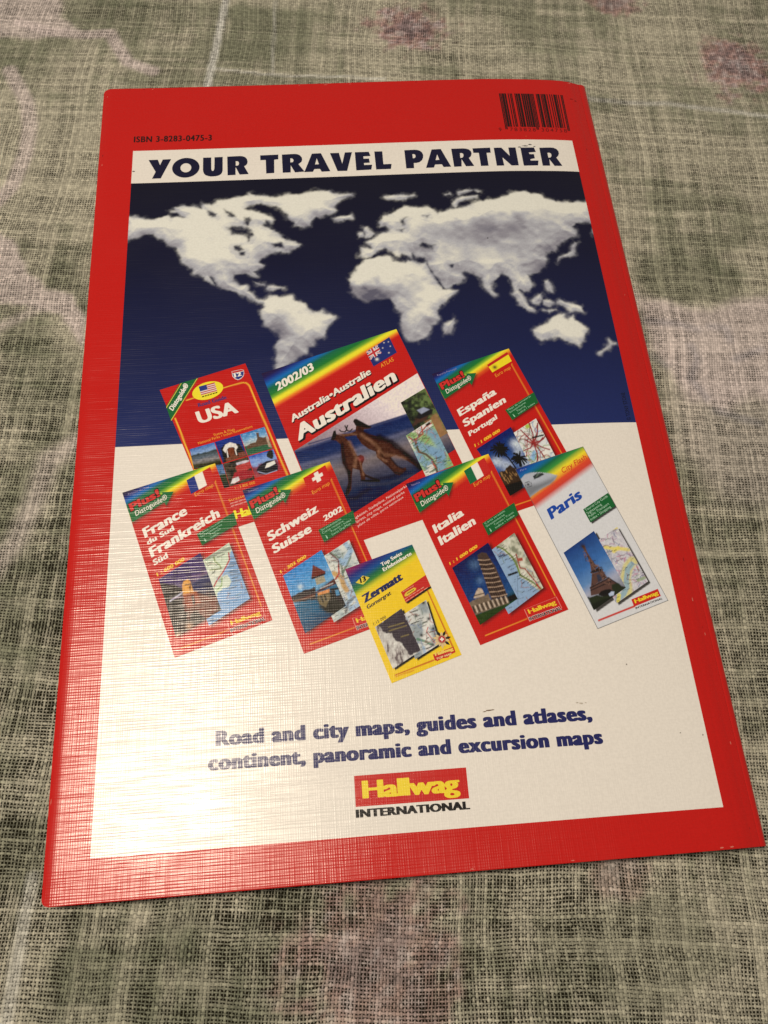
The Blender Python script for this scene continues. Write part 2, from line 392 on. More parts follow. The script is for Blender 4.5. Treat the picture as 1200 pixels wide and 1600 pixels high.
def cloth():
    xs = np.arange(-170, 400, 1.25); ys = np.arange(-150, 460, 1.25); X, Y = np.meshgrid(xs, ys)
    nx, ny = len(xs), len(ys)
    ca, sa = math.cos(math.radians(5.5)), math.sin(math.radians(5.5)); U = X*ca-Y*sa; Vv = X*sa+Y*ca
    beige = ob(196,179,141); green = ob(100,103,68); pink = ob(226,198,172); pale = ob(222,208,178)
    # faded print: green ground broken by streaks along the threads
    g = fbm(U/34, Vv/34, 5, 3)*.75+fbm(U/3.2, Vv/30, 7, 3)*.38+fbm(U/30, Vv/2.6, 9, 3)*.38-.46
    gm = sst(.26, .5, g)*.5
    c = Canvas(X, Y, beige); c.mix(np.ones(X.shape, bool), gm.ravel(), green) if False else None
    c.c = c.c*(1-gm[...,None])+green*gm[...,None]
    dens = fbm(U/20, Vv/20, 31, 3)*.35
    for p, op in (([(-25.97,366.82),(2.91,353.41),(5.14,328.44),(-9.41,318.76),(-36.21,335.36),(-39.06,354.10)], .75), ([(-61.32,329.81),(-44.83,325.48),(-40.48,305.94),(-42.09,280.14),(-58.83,306.39)], .6), ([(195.02,202.95),(223.48,203.38),(231.10,187.46),(224.46,176.28),(205.17,179.52),(192.50,184.58)], .85),
                  ([(-46.53,190.73),(-32.34,184.41),(-15.09,164.32),(-14.78,128.53),(-27.45,129.22),(-42.75,155.13)], .6), ([(-32.32,210.70),(-16.22,216.15),(-17.25,189.42),(-33.61,198.84)], .7), ([(34.08,348.63),(71.16,347.99),(66.82,307.17),(32.75,313.86)], .55),
                  ([(-14.18,-20.53),(25.97,-20.71),(46.15,-34.33),(39.36,-48.05),(-12.13,-43.72)], .55), ([(121.23,-25.19),(158.05,-21.71),(170.43,-38.43),(151.38,-51.76),(123.53,-43.62)], .6), ([(13.78,-10.43),(30.99,-10.19),(31.08,-22.65),(15.92,-22.95)],.5),
                  ([(-38.79,117.95),(-32.37,115.25),(-23.41,83.63),(-23.92,47.61),(-29.02,26.09)], .5), ([(191.80,81.33),(218.74,91.29),(207.38,27.80),(190.51,10.17),(190.81,59.40)], .35)):
        c.poly(p, green*.9, soft=3.5, op=op*.6, rough=7, rs=12, seed=8)
    gsnap = c.c.copy()
    P = lambda p, col, op, so=2., ro=2.: c.poly(p, col, soft=so, op=op, rough=ro, rs=8, seed=4)
    Ln = lambda p, w, col, op, so=1.2: c.line(p, w, col, soft=so, op=op)
    P([(-75.95,363.22),(-39.74,362.67),(-36.85,343.59),(-29.39,335.22),(-45.11,328.68),(-72.27,332.04)], pink, .75)
    Ln([(-54.26,339.79),(-40.12,333.41),(-26.46,332.32),(-15.04,332.90),(-10.97,322.76),(-6.47,313.60),(4.48,307.90)], 5.5, pink, .8)
    Ln([(-55.30,310.12),(-46.43,291.14),(-43.96,278.41),(-44.25,262.68),(-48.03,246.00),(-55.84,233.33)], 6, pink, .7)
    P([(-60.07,228.75),(-44.82,218.83),(-38.66,203.48),(-29.85,195.18),(-21.55,191.92),(-15.07,180.80),(-15.91,169.77),(-24.38,184.05),(-37.19,188.03),(-55.62,191.13)], pink, .8, 1.2)
    Ln([(-14.95,130.98),(-23.88,124.21),(-26.79,110.31),(-32.38,94.95),(-39.15,84.61)], 7, pink, .5, 3)
    Ln([(-51.73,176.95),(-41.12,182.00),(-32.59,187.25)], 4, pink, .5, 2)
    Ln([(35.21,357.19),(30.79,323.86),(27.18,296.63)], 3.2, pale, .85, .7)
    Ln([(28.70,308.87),(53.09,304.78),(102.24,300.85)], 1.3, pale, .7, .6); Ln([(54.45,304.36),(56.94,352.52)], 1.2, pale, .5, .6)
    Ln([(188.40,287.80),(225.78,283.71),(272.09,274.77)], 2.4, pale, .6, .8)
    Ln([(-17.38,-3.57),(-19.17,-20.13),(-21.18,-40.19)], 3.6, pale, .5, .8)
    P([(188.36,182.66),(204.91,178.35),(216.73,175.44),(227.78,179.42),(250.77,179.90),(236.61,130.27),(224.63,138.90),(210.86,131.62),(200.44,137.46),(192.24,154.21)], pink, .8, 3)
    P([(194.62,154.09),(239.63,140.85),(225.38,90.90),(202.26,97.00),(191.15,117.23)], pink*1.0, .4, 8)
    for pts in ([(190.99,171.33),(202.88,169.33),(209.54,166.13)], [(214.77,167.33),(220.75,166.47),(220.69,161.30)], [(205.47,159.18),(206.58,153.51),(202.29,145.45),(206.29,137.16)], [(220.99,152.81),(231.76,156.51)], [(190.14,155.70),(194.02,151.35)], [(208.53,131.74),(223.49,125.72)]):
        Ln(pts, 2.4, ob(126,122,124), .4, 2)
    dens += np.clip(np.abs(c.c-gsnap).sum(-1)*1.6, 0, .45)-gm*.55
    # rose heads
    def rose(p, r, seed, k=1., sq=.75):
        dx = X-p[0]; dy = (Y-p[1])/sq; rr = np.hypot(dx, dy)/r+(fbm(X/4, Y/4, seed, 3)-.5)*1.1
        m = (1-sst(.55, 1.1, rr))*k; q = fbm(X/2.4, Y/2.4, seed+4, 3)
        col = grad(q, [(.3, ob(160,112,100)), (.5, ob(190,138,120)), (.7, ob(208,176,158))])
        c.c = c.c*(1-m[...,None])+col*m[...,None]
        m = (1-sst(.1, .5, rr+(q-.5)))*.5*k; c.c = c.c*(1-m[...,None])+ob(122,118,112)*m[...,None]
    (p1, p2, p3, p4, p5, p6) = [(116.23,333.61),(212.87,349.07),(260.20,306.57),(75.12,-30.73),(145.08,-13.35),(291.44,322.50)]
    rose(p1, 21, 61, .85); rose(p2, 14, 62, .7, .6); rose(p3, 19, 63, .8, 1.1); rose(p4, 25, 64, .62, 1.); rose(p5, 12, 65, .4, .7)
    # the cloth is closer woven where it is printed pale
    dens += .95*sst(150, 320, Vv)+.45*sst(-60, 160, Vv)
    # soft creases of the cloth itself
    zz = (fbm(U/60, Vv/60, 71, 3)-.5)*2.6+(fbm(U/14, Vv/24, 75, 2)-.5)*.8
    xe = np.clip(np.minimum(np.minimum(X+14, 189-X), np.minimum(Y+12, 291-Y))/10, 0, 1)
    zz = zz-.4; zz = zz*(1-xe)-.2*xe
    V = np.stack([X*MM, Y*MM, zz*MM], -1).reshape(-1, 3)
    o = add_mesh('tablecloth', V, gfaces(ny, nx), m_cloth, None, np.clip(c.c*.84, .01, .85).reshape(-1, 3), smooth=True)
    a = o.data.attributes.new('Dens', 'FLOAT', 'POINT'); a.data.foreach_set('value', np.clip(dens, 0, 1.2).ravel().astype(np.float32))
    o['label'] = 'open weave linen tablecloth with a faded pink and green flower print under the book'; o['category'] = 'tablecloth'
    return o
cloth()
tb = bpy.data.meshes.new('table'); tb.from_pydata([(-3,-3,-.03),(5,-3,-.03),(5,6,-.03),(-3,6,-.03),(-3,-3,-.3),(5,-3,-.3),(5,6,-.3),(-3,6,-.3)], [], [(0,1,2,3),(7,6,5,4),(0,4,5,1),(1,5,6,2),(2,6,7,3),(3,7,4,0)])
mt, nt, N, B = new_mat('dark_wood'); tc = nt.nodes.new('ShaderNodeTexCoord').outputs['Object']
rp = nt.nodes.new('ShaderNodeValToRGB'); rp.color_ramp.elements[0].color = (.03,.018,.01,1); rp.color_ramp.elements[1].color = (.09,.05,.028,1)
nt.links.new(noise_n(nt, scaled(nt, tc, (1, 14, 1)), 1, 4, .6, .5), rp.inputs[0]); nt.links.new(rp.outputs[0], B.inputs['Base Color']); B.inputs['Roughness'].default_value = .5
tb.materials.append(mt); to = bpy.data.objects.new('table_top', tb); COLL.objects.link(to); to['kind'] = 'structure'

# ================================================================== the book
book = empty('atlas_book', (0, 0, LIFT))
book['label'] = 'thin red paperback atlas lying face down on the linen cloth, back cover showing'
book['category'] = 'book'
def umin(v):
    e = -12.1-0.0041*v; r = 2.0; out = np.array(e, float)*np.ones_like(v)
    for vc, sg in ((-11+r, -1), (289.2-r, 1)):
        k = (v-vc)*sg > 0; dd = np.clip(np.abs(v-vc), 0, r); out = np.where(k, e+r-np.sqrt(np.maximum(r*r-dd*dd, 0)), out)
    return out
def umax(v): return np.interp(v, [-11, 289.2], [186.4, 187.4])
def sheet(name, us, vs, mat, col, zoff=0., thick=.32, taper=True):
    U, Vv = np.meshgrid(us, vs)
    if taper: U = np.maximum(U, umin(Vv))
    Z = zs(np.minimum(U, 187), Vv)+zoff
    top = np.stack([U*MM, Vv*MM, Z*MM], -1).reshape(-1, 3); bot = top.copy(); bot[:,2] -= thick*MM
    ny, nx = U.shape; g = gfaces(ny, nx); n = ny*nx
    b = list(range(nx))+[r*nx+nx-1 for r in range(1, ny)]+[(ny-1)*nx+c for c in range(nx-2, -1, -1)]+[r*nx for r in range(ny-2, 0, -1)]
    sides = np.array([(b[i], b[i-1], b[i-1]+n, b[i]+n)[::-1] for i in range(len(b))])[:, ::-1]
    sides = np.array([(b[i-1]+n, b[i]+n, b[i], b[i-1]) for i in range(len(b))])
    F = np.concatenate([g, g[:, ::-1]+n, sides])
    cc = np.tile(col, (2*n, 1)); cc[n:] = ob(205,186,160)      # the cut edge of the card is bare
    return add_mesh(name, np.concatenate([top, bot]), F, mat, book, cc, smooth=False)
us = np.unique(np.r_[np.linspace(-13.4,-8,14), np.arange(-8,176,2), np.arange(176,184.01,.2)])
vs = np.unique(np.r_[np.linspace(-11,-8.8,8), np.arange(-8,288,4), np.linspace(287,289.2,8)])
def shade_smooth_top(o):
    me = o.data; f = np.array([p.normal.z > .5 for p in me.polygons]); me.polygons.foreach_set('use_smooth', f)
back = sheet('back_cover', us, vs, m_print, RED); shade_smooth_top(back)
# spine: rounds over from the last crease down to the table side
pr = [(184.0, None)]+[(u, None) for u in (184.6, 185.2, 185.7, 186.1)]
def spine():
    V = []; vv = vs; prof = []
    for v in vv:
        w = float(umax(v)); x0 = 184.0; z0 = float(zs(x0, v)); pts = []
        for k in range(9):
            a = k/8*math.pi/2; pts.append((x0+(w-x0)*math.sin(a), z0-1.9*(1-math.cos(a))))
        pts += [(w, z0-2.4), (w-.05, -6.6)]
        V += [(x*MM, v*MM, z*MM) for x, z in pts]
    nx = 11; ny = len(vv); g = gfaces(ny, nx); n = ny*nx
    V = np.array(V); V2 = V.copy(); V2[:,0] -= .28*MM; V2[:,2] -= .12*MM
    b = list(range(nx))+[r*nx+nx-1 for r in range(1, ny)]+[(ny-1)*nx+c for c in range(nx-2, -1, -1)]+[r*nx for r in range(ny-2, 0, -1)]
    sides = np.array([(b[i-1]+n, b[i]+n, b[i], b[i-1]) for i in range(len(b))])
    return add_mesh('spine', np.concatenate([V, V2]), np.concatenate([g, g[:, ::-1]+n, sides]), m_print, book, np.tile(RED, (2*n, 1)), smooth=True)
spine()
# pages: a block of leaves, a little shorter than the cover
def block(name, u0, u1, v0, v1, zt, zb, mat, cols):
    us2 = np.linspace(u0, u1, 40); vs2 = np.linspace(v0, v1, 30); U, Vv = np.meshgrid(us2, vs2)
    zt_ = zs(U, Vv)+zt if zt is not None else np.full(U.shape, zb+.28)
    if zt is not None: zt_ = np.maximum(zt_, zb+.4)
    top = np.stack([U*MM, Vv*MM, zt_*MM], -1).reshape(-1, 3); bot = top.copy(); bot[:,2] = zb*MM
    ny, nx = U.shape; g = gfaces(ny, nx); n = ny*nx
    b = list(range(nx))+[r*nx+nx-1 for r in range(1, ny)]+[(ny-1)*nx+c for c in range(nx-2, -1, -1)]+[r*nx for r in range(ny-2, 0, -1)]
    sides = np.array([(b[i-1]+n, b[i]+n, b[i], b[i-1]) for i in range(len(b))])
    return add_mesh(name, np.concatenate([top, bot]), np.concatenate([g, g[:, ::-1]+n, sides]), mat, book, cols and np.tile(cols, (2*n, 1)))
block('page_block', -10.6, 185.3, -10.2, 288.4, -.35, -6.5, m_paper, None)
block('front_cover', -11.6, 186.0, -10.8, 289.0, None, -6.85, m_print, list(RED))
# ---------------------------------------------------------------- printed panel
def plain(c, S, T): pass
panel = pic('white_panel', [(0,254.84),(175,254.84),(175,0),(0,0)], 1.0, plain, book, 1)
# cloud world map on a deep blue sky
LAND = [
 [(49.74,226.27),(44.89,225.15),(43.18,223.65),(47.86,221.86),(50.84,220.16),(54.69,217.63),(53.17,216.70),(51.08,217.26),(50.76,216.04),(48.96,215.59),(51.03,214.33),(53.68,212.67),(56.00,210.26),(58.89,207.46),(61.24,206.59),(63.27,205.35),(61.44,203.56),(59.36,203.29),(58.74,202.20),(55.21,202.38),(51.66,201.81),(49.28,199.70),(48.08,197.92),(49.80,196.36),(47.45,194.65),(46.27,193.61),(47.40,191.38),(45.09,192.22),(43.37,193.03),(38.74,192.90),(38.44,189.67),(41.02,187.53),(43.31,187.63),(43.86,185.10),(45.57,184.30),(46.68,181.77),(49.51,180.21),(47.79,179.60),(45.53,181.12),(43.27,183.36),(40.42,184.21),(38.14,185.39),(35.86,186.58),(32.99,188.15),(31.25,191.83),(29.80,192.63),(31.84,188.57),(29.54,190.12),(28.37,192.34),(24.61,193.97),(23.71,196.20),(20.48,199.28),(19.24,203.03),(18.30,206.05),(14.76,207.71),(12.34,210.45),(9.34,212.86),(5.25,212.65),(2.98,211.24),(-1.05,210.27),(-1.62,222.12),(2.55,221.34),(6.14,220.11),(9.68,219.96),(12.03,220.79),(14.37,221.85),(16.18,220.60),(20.34,220.57),(17.92,222.47),(15.52,223.36),(17.58,224.05),(16.95,225.41),(20.83,225.86),(23.23,225.59),(26.84,224.41),(27.42,226.74),(30.43,226.21),(32.83,228.07),(38.87,228.99),(41.90,229.81),(48.59,230.14),(54.04,228.69),(54.58,225.88)],
 [(44.65,231.13),(50.10,229.07),(55.11,228.84),(60.17,229.92),(64.76,229.89),(69.87,231.15),(75.40,231.01),(76.71,229.74),(80.37,229.13),(84.06,229.13),(84.00,228.05),(81.21,227.59),(78.80,225.61),(77.82,224.46),(76.35,222.75),(77.64,221.09),(76.22,220.10),(73.00,219.37),(71.11,217.71),(69.79,218.65),(68.12,216.69),(67.12,214.41),(65.07,213.76),(63.30,214.60),(61.50,214.52),(61.10,216.16),(59.79,217.39),(58.98,220.35),(56.79,223.11),(54.10,224.42),(50.03,225.20),(48.69,226.45),(44.60,226.35)],
 [(46.67,181.31),(49.67,181.00),(51.41,182.23),(53.99,182.52),(56.12,181.72),(59.57,182.07),(60.79,179.88),(64.18,178.65),(65.39,176.48),(67.03,174.82),(70.03,174.92),(72.09,173.25),(74.84,172.58),(74.10,170.80),(71.88,168.86),(70.92,166.61),(70.37,164.09),(67.36,162.74),(66.42,160.27),(64.72,159.87),(64.19,156.90),(61.24,156.08),(59.12,154.71),(56.17,152.91),(55.68,150.50),(53.44,151.11),(53.13,155.54),(53.82,158.47),(53.48,161.49),(54.59,163.95),(54.22,165.99),(51.97,168.66),(49.89,170.31),(48.27,174.52),(48.52,176.59),(49.82,177.83),(49.00,179.45),(46.66,180.26)],
 [(76.08,217.46),(78.85,218.32),(82.97,218.58),(83.56,217.08),(79.64,216.12),(76.94,216.54)],
 [(87.58,212.51),(88.95,212.73),(89.04,210.70),(90.74,209.17),(89.49,207.51),(87.92,207.60),(88.26,209.30),(87.46,210.78)],
 [(85.34,209.45),(86.95,209.94),(87.08,208.50),(85.46,207.73)],
 [(96.44,226.82),(101.13,227.59),(107.79,227.13),(104.58,225.74),(101.47,225.56),(97.38,225.77)],
 [(124.96,227.81),(128.23,229.02),(130.27,228.59),(127.51,227.36),(125.15,227.13)],
 [(122.27,222.24),(124.07,224.49),(127.32,225.69),(132.57,226.13),(131.93,225.15),(127.16,224.35),(124.97,223.25),(123.15,220.87)],
 [(119.69,227.04),(121.85,227.82),(122.01,226.93),(120.15,226.55)],
 [(132.08,228.52),(133.86,228.11),(132.74,227.47)],
 [(84.91,195.34),(87.26,197.38),(92.27,198.35),(96.22,198.14),(97.55,196.21),(101.87,194.74),(102.94,195.61),(106.80,194.48),(109.29,194.67),(110.03,193.09),(110.81,189.98),(112.77,185.03),(114.44,182.24),(116.84,181.81),(119.72,181.36),(116.45,178.26),(112.76,175.50),(111.28,172.94),(111.61,169.15),(108.47,166.44),(108.70,165.91),(105.75,161.58),(103.10,160.10),(100.13,161.17),(99.05,162.41),(97.93,165.88),(97.51,169.35),(98.23,172.20),(96.73,174.32),(95.98,177.00),(94.68,178.84),(90.36,179.08),(86.94,178.38),(84.60,179.39),(81.42,182.53),(80.39,185.57),(80.33,188.58),(83.51,192.66)],
 [(93.24,214.80),(95.20,217.30),(98.31,218.12),(99.99,220.00),(103.75,222.13),(109.30,221.19),(112.85,220.70),(114.79,219.61),(116.12,217.57),(117.24,218.51),(121.43,219.30),(125.60,219.76),(129.39,221.25),(131.69,223.15),(134.27,223.04),(140.71,224.47)]+[(141.48,224.91),(144.55,225.52),(145.00,226.77),(147.83,227.42),(151.42,227.51),(153.16,226.29),(156.53,226.63),(157.91,224.87),(158.30,223.82),(162.55,222.79),(166.85,221.92),(171.94,222.27),(176.00,222.73),(176.25,211.90),(171.80,212.07),(168.92,211.44),(167.03,210.05),(168.32,208.03),(168.18,205.66),(165.00,204.63),(162.44,202.30),(159.48,200.65),(158.67,197.36),(156.96,198.35),(154.94,197.39),(154.36,195.44),(154.95,194.13),(153.12,190.92),(150.63,188.41),(148.14,187.52),(146.27,187.25),(147.45,184.68),(146.98,181.54),(145.67,179.71),(143.89,179.90),(142.31,181.40),(141.66,180.48),(143.44,178.54),(144.01,175.43),(144.71,173.25),(147.23,171.33),(146.38,170.74),(143.93,171.44),(141.75,173.98),(141.13,176.78),(139.60,178.58),(140.55,179.91),(140.39,182.41),(139.38,186.24),(137.06,188.25),(134.75,186.45),(132.55,183.40),(131.98,180.92),(133.47,178.68),(132.65,178.28),(131.55,179.58),(130.45,181.00),(129.32,184.18),(129.12,186.71),(126.28,188.76),(123.32,189.86)]+[(122.11,189.40),(123.06,186.92),(120.65,185.22),(118.07,184.15),(115.41,182.18),(114.59,183.73),(113.02,187.43),(110.93,191.20),(109.64,193.11),(110.37,195.54),(109.01,196.85),(106.07,197.31),(104.73,198.94),(104.06,197.10),(102.20,198.44),(100.79,199.45),(99.70,198.26),(98.73,198.63),(97.43,200.88),(95.97,201.27),(95.02,201.95),(92.50,201.45),(89.80,198.48),(87.26,197.38),(84.88,198.74),(85.88,202.75),(89.57,202.24),(89.68,203.80),(88.28,205.14),(91.47,207.82),(95.61,209.52),(97.99,211.00),(95.86,212.72),(93.82,212.50)],
 [(117.41,169.42),(116.08,166.03),(114.81,163.24),(112.62,162.79),(113.28,166.76),(115.31,167.80)],
 [(166.81,202.50),(167.80,201.98),(166.37,199.97),(165.53,196.67),(162.89,195.37),(160.37,194.73),(158.45,192.79),(159.15,195.39),(162.57,196.68),(164.95,197.99),(165.29,199.97)],
 [(152.07,184.24),(153.74,184.84),(154.33,181.99),(154.60,178.85),(152.78,180.45),(152.04,182.35)],
 [(145.79,175.36),(149.08,178.36),(150.16,178.64),(150.24,175.84),(148.42,174.05),(146.37,174.11)],
 [(150.24,175.84),(152.81,175.78),(154.16,174.51),(152.37,173.01),(150.46,173.99)],
 [(150.03,171.24),(154.69,171.42),(151.91,170.15)],
 [(155.71,174.48),(156.43,175.70),(158.81,174.42),(162.28,173.45),(164.20,172.50),(164.34,170.34),(161.86,170.99),(159.63,170.11),(158.96,172.26)],
 [(144.90,162.66),(147.43,164.36),(150.19,165.77),(152.56,167.82),(154.85,169.28),(157.16,169.23),(157.11,167.41),(158.29,166.78),(160.45,168.87),(160.86,166.74),(162.80,164.59),(164.53,162.76),(162.97,159.79),(162.35,157.73),(160.26,156.00),(157.88,156.93),(155.51,157.87),(153.28,159.71),(150.67,159.19),(146.93,157.85),(145.66,159.37)],
 [(171.90,157.93),(172.45,156.75),(173.96,156.47),(172.22,155.56),(170.07,153.79),(167.07,151.47),(166.73,152.36),(169.67,154.38),(171.76,155.85)],
 [(174.85,208.93),(175.22,207.93),(175.18,206.24),(174.53,207.21)],
 [(45.64,189.30),(49.65,188.02),(50.21,187.06),(47.91,187.39)], [(50.79,187.24),(55.39,186.65),(57.10,185.84),(53.63,185.31),(51.04,185.59)],
]
SEA = [
 [(36.15,214.66),(38.23,215.71),(41.20,214.80),(44.17,214.66),(45.35,213.07),(45.91,210.75),(44.40,208.17),(43.53,210.11),(41.17,210.98),(38.22,211.50)],
 [(42.72,219.37),(44.83,219.66),(45.70,218.06),(44.18,215.43),(42.70,216.66)],
 [(28.65,223.93),(32.85,221.78),(32.26,220.25),(29.87,221.14)], [(35.25,223.62),(38.25,222.70),(39.73,219.90),(37.04,220.41),(35.55,222.04)],
 [(38.79,205.81),(41.14,205.84),(42.59,204.12),(40.83,203.46),(39.07,204.29)], [(40.82,202.72),(42.88,202.99),(42.57,201.52),(41.11,201.59)],
 [(52.94,206.24),(56.49,206.44),(57.03,204.54),(54.08,204.68)],
 [(107.12,203.21),(109.23,204.37),(110.64,203.35),(113.35,202.90),(112.42,201.05),(109.46,201.51),(107.47,201.61)],
 [(100.80,214.41),(102.73,216.26),(104.56,216.82),(103.13,214.94),(103.44,212.66),(101.90,212.41)], [(99.72,210.59),(102.79,211.08),(101.69,209.98)], [(110.20,217.20),(113.03,217.39),(111.86,215.82)],
 [(117.59,193.32),(119.57,193.22),(119.40,191.69),(118.17,191.75)],
]
def world_paint(c, S, T):
    X, Y = c.X, c.Y
    bg = grad(T, [(0, ob(7,7,26)), (.35, ob(10,12,38)), (.7, ob(18,25,60)), (1, ob(27,38,82))])
    n1 = fbm(X/2.2, Y/2.2, 11, 5)-.5; n2 = fbm(X/6, Y/6, 21, 4)-.5
    D = np.full(X.shape, -9.)
    for p in LAND:
        a = np.array(p); m = 3.5
        k = (X > a[:,0].min()-m) & (X < a[:,0].max()+m) & (Y > a[:,1].min()-m) & (Y < a[:,1].max()+m)
        D[k] = np.maximum(D[k], sdf(X[k], Y[k], [p]))
    DL = D.copy()
    for p in SEA:
        a = np.array(p); m = 2
        k = (X > a[:,0].min()-m) & (X < a[:,0].max()+m) & (Y > a[:,1].min()-m) & (Y < a[:,1].max()+m)
        d = sdf(X[k], Y[k], [p]); D[k] = np.minimum(D[k], np.where(d > -2, -d, 9))
    dd = D+n1*1.5+.1
    wisp = sst(-1.6, .9, D+n1*3.2)*.30
    a = np.clip(sst(-.55, .8, dd)*.95+wisp*(1-sst(-.55, .8, dd)), 0, 1)
    # cloud body: softly lit from above, greyer towards the lower rims of each mass
    shade = .62+.22*n2+.04*n1+.22*sst(0, 4, D)
    JX = (fbm(X/7, Y/7, 91, 3)-.5)*12; JY = (fbm(X/7, Y/7, 95, 3)-.5)*10
    for (px, py), r, amp in zip(SPOT, SR, SA): shade = shade+1.1*amp*np.exp(-((X+JX-px)**2+((Y+JY-py)*1.5)**2)/(r*r))
    # relief: difference of blurred thickness along the light
    e = 1.2; n3 = fbm(X/4.5, Y/4.5, 41, 2); n3b = fbm((X+.4)/4.5, (Y+e)/4.5, 41, 2)
    shade = shade+(n3-n3b)*.6
    gy = np.gradient(np.clip(DL+n2*3, -1, 5), axis=0)/.34      # towards the bottom of the picture
    shade = shade+.20*np.clip(gy, -1.6, 1.6)*sst(-1, 1, D)
    n5 = fbm(X/1.6, Y/1.3, 81, 3); n5b = fbm(X/1.6, (Y+.5)/1.3, 81, 3); shade = shade+(n5-n5b)*.18+.05
    sh = np.clip(shade, 0, 1)
    cc = grad(sh, [(0, ob(96,90,96)), (.35, ob(148,139,134)), (.65, ob(186,178,166)), (1, ob(233,220,196))])
    c.c[:] = bg*(1-a[...,None])+cc*a[...,None]
    c.grain(.025, .9, 8)
SPOT = [(27.09,203.39),(5.04,218.00),(38.86,227.40),(25.73,217.84),(35.27,198.55),(47.86,222.25),(39.98,209.52),(15.32,208.44),(62.94,221.53)]+[(55.21,179.91),(54.90,167.99),(67.76,171.92),(63.20,163.98),(56.68,156.33),(90.07,184.44),(90.78,194.23),(65.62,228.34),(66.08,216.50)]+[(89.33,191.73),(86.20,181.67),(104.11,186.69),(102.40,167.92),(110.22,179.18),(102.96,218.87),(124.28,217.19),(128.61,210.47),(113.05,207.36),(97.96,207.48),(118.54,188.36),(127.09,197.82)]+[(146.44,217.69),(151.15,223.86),(144.41,210.93),(150.27,192.92),(158.40,207.33),(145.99,185.36),(133.40,200.04),(154.83,162.95),(159.92,159.85),(172.51,219.15),(138.84,221.38),(149.77,163.09)]
SR = [10,9,9,12,14,8,6,8,9, 7,7,7,8,7,9,9,8,6, 10,9,9,10,8,9,9,12,13,8,8,14, 10,9,13,10,12,7,12,8,7,7,8,6]
SA = [.35,.1,.3,.2,-.1,.2,.25,-.15,.25, .5,-.35,.2,-.15,-.2,-.45,.4,.35,-.15, .5,-.45,-.1,-.15,.3,.3,.35,-.4,-.2,.2,-.15,.05, .4,.3,-.45,-.35,-.15,.1,-.1,.4,.1,.25,.3,-.1]
wm = pic('world_map_picture', [(0,238.1),(175,238.1),(175,124.2),(0,124.2)], .34, world_paint, book, 2, label='printed sky picture of the continents shaped from white clouds on dark blue')

